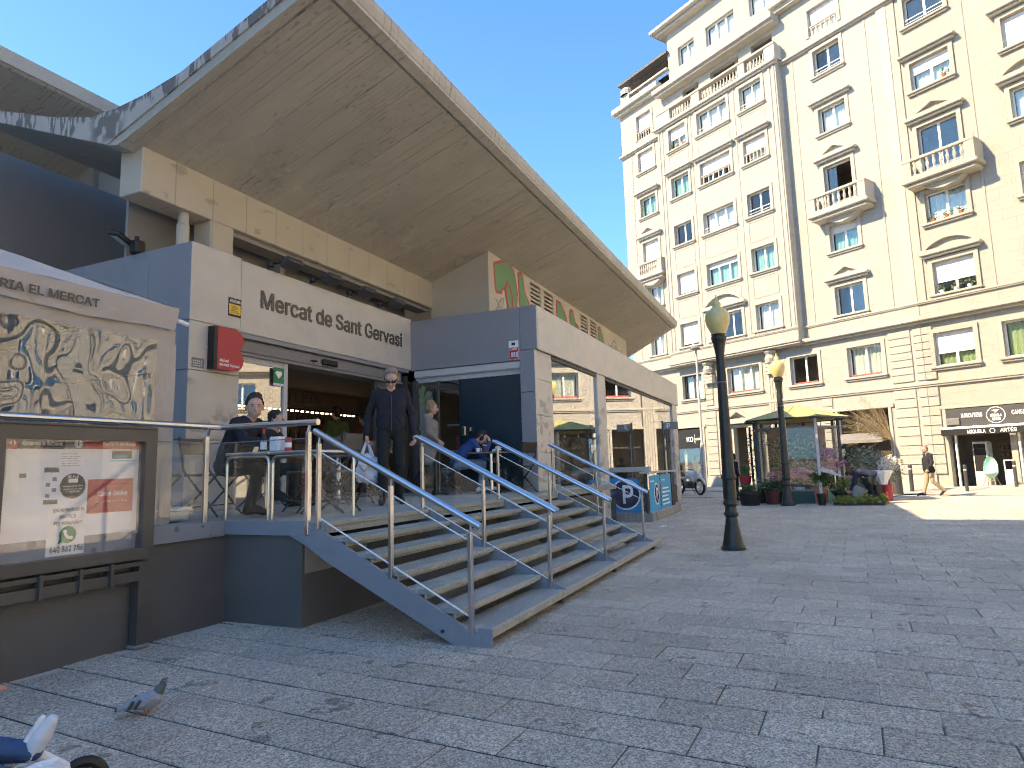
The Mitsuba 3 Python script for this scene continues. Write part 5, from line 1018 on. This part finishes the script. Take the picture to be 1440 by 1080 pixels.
plant('potted_shrub', 'bushy green plant in a square terracotta pot', 'potted plant', .25, 22.45, .22, .5, 'm_terracotta', [('foliage', 'm_leaf', blades(.25, 22.45, .48, .45, .45, 200, 14, .03)), ('inner_foliage', 'm_leafdark', leaves(.25, 22.45, .72, .45, .35, .26, 480, .06, 15))], 0, True)
plant('small_pot', 'empty small black pot in front of the terracotta pot', 'pot', .30, 21.45, .13, .34, 'm_black', [('soil', 'm_wood', lathe([(0, .3), (.11, .3)], 12, .30, 21.45, 0))])
plant('low_shrub', 'yellow green shrub behind the wrapped bouquet', 'shrub', .92, 23.0, .3, .3, 'm_black', [('foliage', 'm_leafyellow', leaves(.92, 23.0, .5, .42, .35, .3, 700, .05, 16))])
plant('ground_plants', 'low spread of yellow green plants at the florist feet', 'plants', 1.05, 21.4, .2, .1, None, [('foliage', 'm_leafyellow', leaves(.95, 21.4, .14, .42, .32, .15, 700, .045, 17)), ('side_foliage', 'm_leafyellow', leaves(1.5, 21.5, .14, .32, .3, .17, 500, .045, 18)), ('right_foliage', 'm_leafyellow', leaves(1.92, 21.8, .14, .16, .2, .17, 200, .045, 19)), ('trays', 'm_black', cbx(.6, 1.9, 21.25, 21.7, 0, .06, .01))])
plant('bouquet_rack', 'tall bucket of purple and white flowers with pink ones below', 'bucket of flowers', .55, 23.6, .22, .9, 'm_potgreen', [('purple_blossom', 'm_purple', leaves(.5, 23.4, 1.52, .46, .28, .2, 520, .065, 20)), ('white_blossom', 'm_whitefl', leaves(.95, 23.4, 1.5, .2, .2, .2, 180, .05, 21)), ('pink_blossom', 'm_pink', leaves(.72, 23.2, 1.18, .38, .25, .22, 360, .065, 22)), ('stems', 'm_leafdark', leaves(.6, 23.5, 1.2, .4, .25, .3, 260, .06, 23)), ('red_blossom', 'm_redfl', leaves(.25, 23.9, 1.85, .25, .2, .12, 160, .05, 24))])
plant('eucalyptus_bucket', 'pale eucalyptus sprays behind the bending florist', 'bucket of foliage', 1.75, 24.2, .25, .7, 'm_potgreen', [('foliage', 'm_leafgrey', leaves(1.72, 24.2, 1.28, .62, .35, .42, 800, .055, 25)), ('inner_foliage', 'm_leafdark', leaves(1.1, 24.4, 1.45, .4, .3, .4, 300, .07, 26))])
plant('white_flower_bucket', 'white wrapped flowers in red buckets at the right end of the stall', 'bucket of flowers', 2.2, 23.6, .17, .5, 'm_red', [('second_bucket', 'm_black', lathe([(0, 0), (.14, 0), (.18, .5), (0, .48)], 14, 1.92, 23.5, 0)), ('wrap', 'm_white', lathe([(.1, .0), (.3, .42), (.28, .45)], 9, 2.1, 23.5, .5)), ('blossom', 'm_whitefl', leaves(2.3, 23.6, 1.12, .3, .25, .3, 420, .05, 27)), ('stems', 'm_leafpale', leaves(2.5, 23.8, .95, .3, .25, .4, 260, .05, 28))])
plant('wrapped_bouquet', 'bouquet in silver paper lying before the florist', 'bouquet', 1.15, 22.4, .1, .1, None, [('wrap', 'm_lightgrey', tf(lathe([(.03, 0), (.12, .2), (.26, .52), (.22, .50)], 8), [[1, 0, .3, 1.2], [0, 1, 0, 22.3], [-.5, 0, .75, .12], [0, 0, 0, 1]])), ('foliage', 'm_leafgrey', leaves(1.25, 22.3, .48, .26, .22, .16, 260, .045, 29))])
plant('paper_sheet', 'green paper wrap leaning on the terracotta pot', 'paper', .62, 22.3, .1, .1, None, [('sheet', 'm_leafpale', quad((.48, 22.2, .02), (.86, 22.15, .02), (.6, 22.3, .3), (.5, 22.3, .5))), ('second_sheet', 'm_plastic', quad((.35, 22.9, .95), (1.2, 22.7, .72), (1.15, 23.0, .70), (.4, 23.1, 1.12)))])
for nm, m_, a in (('inside_plants', 'm_leafpale', (KX - .45, KY - .2, 1.0, .45, .4, .75, 420, .06, 41)), ('inside_plants', 'm_leaf', (KX + .35, KY - .1, 1.15, .5, .4, .8, 460, .06, 42)), ('inside_flowers', 'm_whitefl', (KX + .1, KY - .3, 1.3, .7, .4, .7, 160, .045, 43)), ('inside_plants', 'm_leafgrey', (KX - .1, KY, 1.9, .8, .5, .3, 260, .06, 44))):
    put(nm, leaves(*a), m_, fk)
# bare twigs
tw = thing('bare_twigs', 'bundle of tall bare twigs standing beside the cafe window', 'twigs')
g = np.random.default_rng(5); tws = []
for i in range(130):
    a = g.normal(-.75, .42); L = g.uniform(.9, 1.75); b0 = np.array([2.84, 27.3, 2.0]) + g.normal(0, .03, 3)
    d = np.array([math.sin(a), g.normal(0, .12), math.cos(a)]); mid = b0 + d * L * .5 + [0, 0, g.normal(.03, .05)]; end = b0 + d * L + [-.12 * L, 0, g.normal(-.02, .12)]
    tws.append(tube([b0, mid, end], [.006, .004, .002], 4, False))
    for _ in range(2):
        q = g.uniform(.4, .9); s0 = b0 + (end - b0) * q; tws.append(tube([s0, s0 + d * .3 + g.normal(0, .09, 3)], [.003, .0015], 3, False))
put('twig', cat(tws), 'm_khaki', tw, kind='stuff')
put('vase', cat(tube([(2.86, 27.3, 1.1), (2.84, 27.3, 2.05)], [.03, .035], 8), lathe([(0, 0), (.2, 0), (.17, 1.1), (0, 1.1)], 14, 2.86, 27.3, 0)), 'm_darkgrey', tw)
# ================================================================ PEOPLE AND ANIMALS
def V(*a): return np.array(a, float)
def hull(*sp, seg=12):
    return m3.Manifold.batch_hull([m3.Manifold.sphere(r, seg).translate([float(c) for c in p]) for p, r in sp])
def blend(parts, ref=.03, it=8):
    m = parts[0]
    for p in parts[1:]: m = m + p
    m = m.refine_to_length(ref)
    q = m.to_mesh(); t = trimesh.Trimesh(q.vert_properties[:, :3], q.tri_verts, process=True)
    trimesh.smoothing.filter_taubin(t, lamb=.5, nu=.52, iterations=it)
    return t
def nrm(v): return v / max(np.linalg.norm(v), 1e-9)
def hand(w, d, palm, side, curl=.5, s=1.):
    """bones of a hand at wrist w, fingers along d, palm facing palm; side +1: thumb on d x palm"""
    d = nrm(d); palm = nrm(palm - d * (palm @ d)); lat = np.cross(d, palm) * side; out = []
    kn = w + d * .085 * s
    out.append(hull((w, .024 * s), (kn + lat * .03 * s, .014 * s), (kn - lat * .03 * s, .013 * s), (w + d * .05 * s + lat * .026 * s, .016 * s), seg=8))
    for i, (o, L) in enumerate(((.030, .072), (.011, .080), (-.010, .074), (-.030, .058))):
        p = kn + lat * o * s; a = curl * (1 + .1 * i)
        d1 = nrm(d * math.cos(a) + palm * math.sin(a)); d2 = nrm(d * math.cos(2.1 * a) + palm * math.sin(2.1 * a))
        q = p + d1 * L * .52 * s; r = q + d2 * L * .5 * s
        out += [hull((p, .0095 * s), (q, .0085 * s), seg=7), hull((q, .0085 * s), (r, .007 * s), seg=7)]
    b = w + d * .03 * s + lat * .028 * s; t1 = b + nrm(d * .6 + lat * .6 + palm * .45) * .04 * s
    out += [hull((b, .013 * s), (t1, .010 * s), seg=7), hull((t1, .010 * s), (t1 + nrm(d * .85 + palm * .5) * .03 * s, .008 * s), seg=7)]
    return out
def person(name, label, x, y, z, rz, pose, col, hgt=1.75, group=None):
    """pose: joints in metres for a 1.75 m figure facing +y, right side at +x"""
    t = thing(name, label, 'person', group)
    J = dict(pelvis=V(0, 0, .94), chest=V(0, .0, 1.25), neck=V(0, 0, 1.46), head=V(0, .03, 1.60), look=V(0, 1, 0), up=V(0, 0, 1),
             shR=V(.185, 0, 1.40), shL=V(-.185, 0, 1.40), elR=V(.24, -.02, 1.12), elL=V(-.24, -.02, 1.12), wrR=V(.25, .06, .88), wrL=V(-.25, .06, .88),
             hiR=V(.09, 0, .92), hiL=V(-.09, 0, .92), knR=V(.10, .02, .50), knL=V(-.10, .02, .50), anR=V(.10, -.02, .09), anL=V(-.10, -.02, .09),
             toR=V(.12, .17, .03), toL=V(-.12, .17, .03), palmR=V(-1, 0, 0), palmL=V(1, 0, 0), curl=.45, belly=0.)
    for k, v in pose.items(): J[k] = V(*v) if isinstance(v, tuple) else v
    s = hgt / 1.75; c, q = math.cos(rz) * s, math.sin(rz) * s
    M = np.array([[c, -q, 0, x], [q, c, 0, y], [0, 0, s, z], [0, 0, 0, 1]])
    def out(nm, tr, m, parent=t, sm=True): return put(nm, tf(tr, M), m, parent, smooth=sm)
    f, u = nrm(J['look']), nrm(J['up'] - J['look'] * (J['up'] @ nrm(J['look']))); r = np.cross(f, u)
    hd = lambda a, b, c_: J['head'] + r * a + f * b + u * c_
    bl = J['belly']
    # one continuous skin body
    hb = [hull((hd(0, -.015, .03), .082), (hd(0, .02, .035), .074), (hd(0, -.02, -.01), .075), (hd(.02, .035, -.04), .045), (hd(-.02, .035, -.04), .045)),
          hull((hd(0, .045, -.085), .026), (hd(.03, .01, -.06), .035), (hd(-.03, .01, -.06), .035), (hd(0, .03, -.02), .05)),
          hull((hd(0, .085, .012), .011), (hd(0, .108, -.026), .014), (hd(0, .085, -.03), .013)),
          hull((hd(.035, .072, .03), .014), (hd(-.035, .072, .03), .014)), hull((hd(.02, .083, -.062), .010), (hd(-.02, .083, -.062), .010))]
    hb += [hull((hd(e * .085, -.01, .012), .020), (hd(e * .086, -.015, -.022), .013), seg=8) for e in (-1, 1)]
    sk = hb + [hull((J['neck'] + V(0, 0, -.03), .055), (hd(0, -.02, -.06), .052)),
               hull((J['neck'] + V(0, 0, -.06), .05), (J['shR'], .035), (J['shL'], .035), (J['chest'], .06)), hull((J['chest'], .07), (J['pelvis'], .065))]
    for S in 'RL':
        sk += [hull((J['sh' + S], .05), (J['el' + S], .038)), hull((J['el' + S], .038), (J['wr' + S], .026)), hull((J['hi' + S], .055), (J['kn' + S], .042)), hull((J['kn' + S], .042), (J['an' + S], .034)), hull((J['pelvis'], .06), (J['hi' + S], .055)),
               hull((J['an' + S], .035), (J['to' + S], .025))]
        sk += hand(J['wr' + S], J.get('hd' + S, J['wr' + S] - J['el' + S]), J['palm' + S], -1 if S == 'R' else 1, J['curl'], 1.05)
    bd = out('body', blend(sk, .022, 5), col.get('skin', 'm_skin'))
    # face
    for e in (-1, 1):
        if not col.get('glasses'): out('eye', hull((hd(e * .033, .084, .012), .0065), seg=8), 'm_hairdark', bd)
        out('brow', hull((hd(e * .020, .090, .031), .0035), (hd(e * .046, .082, .031), .003), seg=6), col.get('hair', 'm_hairdark'), bd)
    out('mouth', hull((hd(.018, .088, -.060), .0035), (hd(-.018, .088, -.060), .0035), seg=6), 'm_terracotta', bd)
    if col.get('glasses'):
        out('sunglasses', cat(hull((hd(.022, .100, .010), .017), (hd(.048, .090, .010), .016), seg=10), hull((hd(-.022, .100, .010), .017), (hd(-.048, .090, .010), .016), seg=10), hull((hd(.06, .085, .016), .006), (hd(.088, -.01, .018), .005), seg=6), hull((hd(-.06, .085, .016), .006), (hd(-.088, -.01, .018), .005), seg=6), hull((hd(.02, .104, .015), .006), (hd(-.02, .104, .015), .006), seg=6)), 'm_black')
    hs = col.get('hairstyle', 'short'); hm = col.get('hair', 'm_hairdark')
    hp = [hull((hd(0, -.046, .060), .082), (hd(0, -.018, .112), .038), (hd(.044, .004, .108), .018), (hd(-.03, .0, .112), .018)), hull((hd(0, -.055, .02), .074), (hd(0, -.06, -.03), .05)), hull((hd(.07, -.005, .05), .022), (hd(.074, -.02, .01), .016)), hull((hd(-.07, -.005, .05), .022), (hd(-.074, -.02, .01), .016))]
    if hs == 'full': hp += [hull((hd(0, -.042, .076), .085), (hd(.035, .004, .124), .030), (hd(-.03, -.002, .122), .032)), hull((hd(.05, .022, .108), .017), (hd(.076, -.004, .07), .02))]
    if hs == 'bob': hp += [hull((hd(0, -.03, .07), .098), (hd(0, -.06, .0), .09)), hull((hd(.06, -.03, .05), .05), (hd(.07, -.04, -.03), .04)), hull((hd(-.06, -.03, .05), .05), (hd(-.07, -.04, -.03), .04))]
    hm_ = blend(hp, .02, 3); hv = hm_.vertices
    hm_.vertices = hv + (meshkit.noise(hv * 55)[:, None] - .5) * .012 * nrm(hv - J['head']) if False else hv + hm_.vertex_normals * (meshkit.noise(hv * 42)[:, None] - .42) * .022
    out('hair', hm_, hm)
    # clothing
    k = col.get('bulk', 1.)
    torso = [hull((J['neck'] + V(0, -.01, -.05), .068), (J['shR'] + V(-.01, 0, .005), .062), (J['shL'] + V(.01, 0, .005), .062)),
             hull((J['shR'] + V(-.03, 0, -.02), .07), (J['shL'] + V(.03, 0, -.02), .07), (J['chest'] + V(.09, .01, 0), .10 * k), (J['chest'] + V(-.09, .01, 0), .10 * k)),
             hull((J['chest'] + V(.085, .01 + bl * .4, 0), .10 * k), (J['chest'] + V(-.085, .01 + bl * .4, 0), .10 * k), (J['pelvis'] + V(.08, bl * .6, .03), .105 * k), (J['pelvis'] + V(-.08, bl * .6, .03), .105 * k))]
    for S in 'RL':
        w_ = J['wr' + S] - nrm(J['wr' + S] - J['el' + S]) * .015
        torso += [hull((J['sh' + S], .066), (J['el' + S], .052 * k)), hull((J['el' + S], .052 * k), (w_, .040))]
    if 'hem' in col: torso.append(hull(*[(J['pelvis'] + V(sx * .10, sy * .03 + bl * .3, .0), .10 * k) for sx in (-1, 1) for sy in (-1, 1)], *[(J['pelvis'] + V(sx * (.10 + col['flare']), sy * .05, -col['hem']), .085) for sx in (-1, 1) for sy in (-1, 1)]))
    tb = blend(torso, .028, 6); tb.vertices = tb.vertices + tb.vertex_normals * ((meshkit.fbm(tb.vertices * [11, 11, 7], 3) - .5) * .035)[:, None]
    jk = out('jacket' if 'hem' not in col else 'coat', tb, col['top'])
    out('collar', cat(hull((J['neck'] + V(.05, .02, -.03), .03), (J['neck'] + V(-.05, .02, -.03), .03), (J['neck'] + V(.04, -.05, -.0), .03), (J['neck'] + V(-.04, -.05, -.0), .03))), col.get('collar', col['top']), jk)
    lw = J.get('lw', 1.)
    legs = [hull((J['pelvis'] + V(.06, 0, .02), .105), (J['pelvis'] + V(-.06, 0, .02), .105), (J['hiR'], .092), (J['hiL'], .092))]
    for S in 'RL':
        a_ = J['an' + S] + nrm(J['kn' + S] - J['an' + S]) * .0
        legs += [hull((J['hi' + S], .094 * lw), (J['kn' + S], .068 * lw)), hull((J['kn' + S], .066 * lw), (a_, .055 * lw))]
    lb = blend(legs, .028, 5); lb.vertices = lb.vertices + lb.vertex_normals * ((meshkit.fbm(lb.vertices * [13, 13, 9] + 5, 3) - .5) * .028)[:, None]
    out('trousers', lb, col['legs'])
    for S in 'RL':
        a_, o_ = J['an' + S], J['to' + S]; h_ = a_ - nrm((o_ - a_) * V(1, 1, 0)) * .045 + V(0, 0, -.04)
        if abs((o_ - a_)[2]) > .12 or np.linalg.norm((o_ - a_)[:2]) < .05: h_ = a_ - nrm(o_ - a_) * .02
        kw = 1. if lw == 1 else 1.5
        sh_ = out('shoe', blend([hull((a_, .046 * kw), (h_, .042 * kw), (a_ * .5 + o_ * .5, .044 * kw)), hull((a_ * .5 + o_ * .5, .046 * kw), (o_, .036 * (1 if lw == 1 else 1.15)))], .02, 2), col['shoe'])
        if lw > 1: out('sole', blend([hull(*[(q + f_, .022) for q in (h_, a_ * .5 + o_ * .5, o_) for f_ in [nrm(np.cross(nrm(o_ - a_), V(1, 0, 0))) * -.062]])], .02, 1), 'm_white', sh_)
    return t, M, J
# man walking out with a plastic bag
t, M, J = person('person', 'tall man in dark sunglasses and black jacket walking out with a white plastic bag', -4.96, 7.15, P, -2.50,
    dict(look=(.05, .80, -.55), head=(0, .06, 1.585), up=(0, .5, 1), elR=(.285, -.05, 1.13), wrR=(.30, .02, .87), elL=(-.265, -.04, 1.12), wrL=(-.29, .05, .86),
         hiR=(.09, 0, .92), knR=(.105, .16, .53), anR=(.11, .14, .10), toR=(.13, .34, .04), knL=(-.10, .03, .50), anL=(-.10, -.10, .10), toL=(-.13, .09, .03), curl=.75, palmR=(-1, .2, 0)),
    dict(top='m_cloth_black', legs='m_trousers', shoe='m_shoe', hair='m_hairgrey', glasses=True, hairstyle='full', bulk=1.06), 1.80)
put('zip', tf(tube([(0, .125, 1.38), (0, .13, 1.2), (0, .125, .92)], .006, 6), M), 'm_darkgrey', 'person__jacket')
for sx in (-1, 1): put('pocket', tf(hull((V(.085 * sx, .118, 1.10), .012), (V(.135 * sx, .10, 1.00), .012), seg=8), M), 'm_cloth_navy', 'person__jacket', smooth=True)
wr = (M @ [*(J['wrR'] + V(0, .03, -.10)), 1])[:3]
bg = thing('plastic_bag', 'bulging white plastic carrier bag hanging from the walking man', 'bag')
bgm = blend([hull((V(-.13, 0, -.30), .09), (V(.12, .02, -.30), .10), (V(-.08, 0, -.46), .06), (V(.1, 0, -.45), .07), (V(0, 0, -.2), .07))], .03, 3)
bgm.vertices = bgm.vertices + bgm.vertex_normals * ((meshkit.fbm(bgm.vertices * 16, 3) - .5) * .09)[:, None]
put('sack', move(bgm, *wr, rz=.65), 'm_plastic', bg, smooth=True)
put('handle', move(cat(hull((V(-.01, 0, .02), .016), (V(-.08, .01, -.18), .03), seg=8), hull((V(.01, 0, .02), .016), (V(.07, .01, -.18), .03), seg=8)), *wr, rz=.65), 'm_plastic', bg, smooth=True)
put('print', move(hull((V(-.05, -.105, -.27), .03), (V(.05, -.105, -.27), .03), (V(0, -.1, -.33), .035), seg=8), *wr, rz=.3), 'm_paper', bg, smooth=True)
# woman in grey coat
person('person', 'woman with short fair hair in a grey tweed coat passing behind the stair rail', -5.93, 9.62, P, -1.02,
    dict(elR=(.26, .03, 1.14), wrR=(.22, .20, .98), elL=(-.25, -.05, 1.14), wrL=(-.22, .1, .93), knR=(.09, .18, .52), anR=(.09, .16, .09), toR=(.10, .34, .04), knL=(-.09, -.03, .50), anL=(-.09, -.28, .16), toL=(-.1, -.13, .04), chest=(0, .03, 1.25), neck=(0, .05, 1.45), head=(0, .10, 1.58), belly=.06),
    dict(top='m_coat', legs='m_trousers', shoe='m_shoe', hair='m_hairblond', hairstyle='bob', hem=.30, flare=.05, bulk=1.42), 1.64)
# hunched man in blue with headphones
t, M, J = person('person', 'hunched seated man in a blue jacket holding his head, wearing headphones and white shoes', -5.62, 10.05, P, -1.0,
    dict(pelvis=(0, 0, .50), chest=(0, .16, .76), neck=(0, .34, .93), head=(0, .47, .97), look=(0, .85, -.6), shR=(.18, .30, .90), shL=(-.18, .30, .90), elR=(.17, .48, .62), wrR=(.06, .60, .88), hdR=(-.2, -.1, .9), palmR=(-.6, -.8, 0), elL=(-.19, .46, .62), wrL=(-.16, .68, .56), palmL=(0, 0, -1),
         hiR=(.10, .02, .50), hiL=(-.10, .02, .50), knR=(.13, .47, .53), knL=(-.13, .47, .53), anR=(.13, .42, .10), anL=(-.12, .56, .10), toR=(.15, .60, .05), toL=(-.13, .76, .05)),
    dict(top='m_cloth_blue', legs='m_jeanslight', shoe='m_shoewhite', hair='m_hairdark'), 1.74)
hp_ = thing('headphones', 'black headphones on the hunched man in blue', 'headphones')
Rl = np.cross(nrm(J['look']), V(0, 0, 1)); hc = J['head']; Uu = nrm(np.cross(Rl, nrm(J['look'])))
put('band', tf(tube([hc + Rl * .1 * math.cos(a) + Uu * .125 * math.sin(a) for a in np.linspace(0, np.pi, 13)], .012, 6), M), 'm_black', hp_)
for e in (-1, 1): put('ear_pad', tf(hull((hc + Rl * .1 * e, .035), (hc + Rl * .095 * e + Uu * -.03, .03), seg=10), M), 'm_black', hp_, smooth=True)
# seated man in black at the table
person('person', 'dark haired seated man in a black coat leaning on the steel table', -5.66, 5.17, P, -1.40,
    dict(pelvis=(0, 0, .50), chest=(0, .10, .80), neck=(0, .22, 1.02), head=(.02, .30, 1.13), look=(.72, .66, -.10), shR=(.18, .19, .96), shL=(-.18, .19, .96), elR=(.24, .36, .76), wrR=(.10, .58, .74), palmR=(-.6, 0, -.4), hdR=(-.3, .8, .1), elL=(-.22, .36, .73), wrL=(-.06, .56, .72), palmL=(.3, 0, -1), hdL=(.5, .8, 0),
         hiR=(.10, .03, .50), hiL=(-.10, .03, .50), knR=(.12, .43, .50), knL=(-.08, .46, .60), anR=(.12, .34, .10), toR=(.14, .52, .05), anL=(.10, .62, .24), toL=(.14, .80, .16), curl=.9),
    dict(top='m_cloth_black', legs='m_trousers', shoe='m_shoe', hair='m_hairdark', hairstyle='full', bulk=1.15, collar='m_navy'), 1.78)
# person further in, only the top of the head shows over the rail
person('person', 'person in a dark hood sitting by the glass door behind the railing', -6.35, 6.35, P, -1.2,
    dict(pelvis=(0, 0, .50), chest=(0, .06, .80), neck=(0, .12, 1.02), head=(0, .16, 1.14), shR=(.18, .1, .95), shL=(-.18, .1, .95), elR=(.24, .2, .7), wrR=(.12, .42, .70), elL=(-.24, .2, .7), wrL=(-.12, .42, .70), hiR=(.10, .03, .50), hiL=(-.10, .03, .50), knR=(.12, .46, .52), knL=(-.12, .46, .52), anR=(.12, .42, .10), toR=(.14, .6, .05), anL=(-.12, .42, .1), toL=(-.14, .6, .05)),
    dict(top='m_cloth_black', legs='m_trousers', shoe='m_shoe', hair='m_black', hairstyle='full'), 1.7)
chair('chair of the hooded person by the glass door', -6.40, 6.37, -1.2)
person('person', 'customer in a green jacket seen from behind at the dim cafe bar', -8.35, 10.2, P, 1.2, {}, dict(top='m_greenjacket', legs='m_trousers', shoe='m_shoe', hair='m_hairdark', hairstyle='full', bulk=1.1), 1.72)
person('person', 'customer in maroon standing deeper in the cafe beside the green jacket', -8.6, 11.4, P, 1.5, {}, dict(top='m_maroon', legs='m_trousers', shoe='m_shoe', hair='m_hairdark', hairstyle='full'), 1.68)
# pedestrian on the right
pt, M, J = person('person', 'elderly man in a dark jacket and beige trousers strolling past the deli', 3.72, 25.9, 0, 1.85,
    dict(elR=(.25, -.06, 1.14), wrR=(.26, .04, .89), elL=(-.27, .02, 1.14), wrL=(-.25, .16, .92), knR=(.1, .08, .50), anR=(.10, .22, .10), toR=(.12, .40, .05), knL=(-.1, -.02, .50), anL=(-.1, -.36, .20), toL=(-.11, -.22, .06), neck=(0, .03, 1.46), head=(0, .09, 1.585), look=(0, .95, -.25), belly=.08),
    dict(top='m_cloth_black', legs='m_khaki', shoe='m_hairdark', hair='m_hairgrey', bulk=1.18, hem=.08, flare=.01), 1.72)
put('hi_vis_stripe', tf(cbx(.02, .2, -.155, -.145, 1.0, 1.045, .003), M), 'm_white', pt + '__coat')
# bending florist
person('person', 'florist in dark clothes bending over the low plants at the stall', 1.68, 22.0, 0, 1.45,
    dict(pelvis=(0, -.05, .86), chest=(0, .26, .98), neck=(0, .47, .92), head=(0, .60, .85), look=(0, .55, -.85), shR=(.17, .42, .92), shL=(-.17, .42, .92), elR=(.17, .48, .64), wrR=(.12, .60, .42), elL=(-.17, .48, .64), wrL=(-.10, .62, .42), hiR=(.09, -.03, .86), hiL=(-.09, -.03, .86), knR=(.1, .08, .47), knL=(-.1, .05, .47), anR=(.1, -.02, .09), anL=(-.1, -.05, .09)),
    dict(top='m_cloth_navy', legs='m_trousers', shoe='m_shoe', hair='m_hairdark', bulk=1.1), 1.68)
person('person', 'shop assistant in dark clothes standing by the left corner of the kiosk', -2.35, 24.0, 0, -1.0, {}, dict(top='m_cloth_black', legs='m_trousers', shoe='m_shoe', hair='m_hairdark', hairstyle='bob'), 1.62)

# toddler in a pushchair at the left edge
t, M, J = person('person', 'toddler in blue jeans and white shoes reaching out of a pushchair', -3.15, 1.345, -.075, -.55,
    dict(pelvis=(0, 0, .58), chest=(0, -.12, .90), neck=(0, -.17, 1.10), head=(0, -.16, 1.30), shR=(.17, -.14, 1.04), shL=(-.17, -.14, 1.04), elR=(.24, .1, .85), wrR=(.18, .32, .82), elL=(-.30, .16, .98), wrL=(-.33, .42, 1.02), palmL=(0, 0, -1), palmR=(0, 0, -1),
         hiR=(.11, .02, .60), hiL=(-.11, .02, .60), knR=(.13, .46, .62), knL=(-.10, .44, .70), anR=(.12, .68, .50), anL=(-.06, .76, .62), toR=(.17, .92, .54), toL=(.0, .87, .82), lw=1.4, curl=.3),
    dict(top='m_white', legs='m_jeans', shoe='m_shoewhite', hair='m_hairblond', skin='m_skinred', bulk=1.1), 1.0)
Mp = M.copy(); Mp[2, 3] = 0.
pc = thing('pushchair', 'black pushchair with a pale front tube under the toddler', 'pushchair')
put('seat', tf(cat(cbx(-.24, .24, -.2, .40, .24, .33, .03), cbx(-.24, .24, -.36, -.2, .26, 1.0, .03)), Mp), 'm_black', pc)
put('front_tube', tf(cat(tube([(-.12, .76, .47), (-.17, 1.0, .26)], .042, 10), tube([(-.12, .76, .47), (0, .3, .3)], .035, 8)), Mp), 'm_paper', pc)
put('fork', tf(cbx(-.24, -.10, .98, 1.12, .14, .28, .03), Mp), 'm_black', pc)
put('side_tube', tf(cat(tube([(.26, -.6, .2), (.26, .1, .42), (.22, .5, .36)], .03, 8), tube([(-.26, -.6, .2), (-.26, .1, .42), (-.22, .5, .36)], .03, 8)), Mp), 'm_black', pc)
for xx, yy, rr in ((-.17, 1.08, .17), (.3, -.6, .2), (-.3, -.6, .2)):
    a_ = np.linspace(0, 2 * np.pi, 21)
    wk_ = put('wheel', tf(cat(*[tube([(xx, yy, rr), (xx, yy + rr * .7 * math.cos(a), rr + rr * .7 * math.sin(a))], .02, 5) for a in (0, 1.3, 2.5, 3.8, 5)]), Mp), 'm_grey', pc)
    put('tyre', tf(tube([(xx, yy + rr * .78 * math.cos(a), rr + rr * .78 * math.sin(a)) for a in a_], rr * .24, 8), Mp), 'm_black', wk_)
put('foot_rest', tf(cbx(-.22, .22, .46, .80, .12, .16, .02), Mp), 'm_black', pc)

# pigeon
pg = thing('pigeon', 'grey pigeon with dark wing bars walking on the paving', 'pigeon')
PM = W(-3.63, 2.74, -.02, .8, .85)
bod = blend([hull((V(-.06, 0, .10), .04), (V(.02, 0, .112), .060), (V(.065, 0, .125), .052)), hull((V(.075, 0, .15), .038), (V(.108, 0, .20), .0215)), hull((V(.118, 0, .222), .0245), (V(.128, 0, .224), .021)), hull((V(-.06, 0, .10), .03), (V(-.17, 0, .075), .012), (V(-.17, .02, .075), .008), (V(-.17, -.02, .075), .008)), hull((V(.145, 0, .218), .0085), (V(.168, 0, .209), .004), seg=8)], .010, 2)
mat('m_pigeon', proc(lambda p, n, uv: mix((.24, .25, .27), (.34, .35, .37), noise(p.x * 60, p.y * 60, p.z * 60))), .6); mat('m_pigeonneck', (.09, .11, .10), .4)
put('body', bod, 'm_pigeon', pg, smooth=True, to_world=PM)
put('neck_plumage', blend([hull((V(.084, 0, .163), .0375), (V(.108, 0, .202), .0245)), hull((V(.117, 0, .222), .0255), (V(.126, 0, .226), .0215))], .010, 1), 'm_pigeonneck', pg, smooth=True, to_world=PM)
for s_ in (-1, 1):
    wg = put('wing', blend([hull((V(.05, s_ * .045, .135), .02), (V(-.05, s_ * .045, .11), .02), (V(-.14, s_ * .02, .085), .008), (V(-.02, s_ * .05, .09), .015))], .014, 3), 'm_pigeon', pg, smooth=True, to_world=PM)
    for xx in (-.035, -.075): put('wing_bar', hull((V(xx + .014, s_ * .066, .130), .011), (V(xx - .010, s_ * .064, .090), .010), seg=8), 'm_darkgrey', wg, to_world=PM)
    put('leg', cat(tube([(.01, s_ * .025, .07), (.015 + .02 * s_, s_ * .025, .008)], .005, 6), *[tube([(.015 + .02 * s_, s_ * .025, .008), (.05 + .02 * s_, s_ * .025 + o, .004)], .004, 5) for o in (-.015, 0, .015)]), 'm_redsoft', pg, to_world=PM)
    put('eye', hull((V(.138, s_ * .022, .226), .004), seg=6), 'm_redfl', pg, to_world=PM)
put('tail_band', hull((V(-.165, .02, .078), .011), (V(-.165, -.02, .078), .011), (V(-.15, 0, .08), .013), seg=8), 'm_darkgrey', pg, to_world=PM)
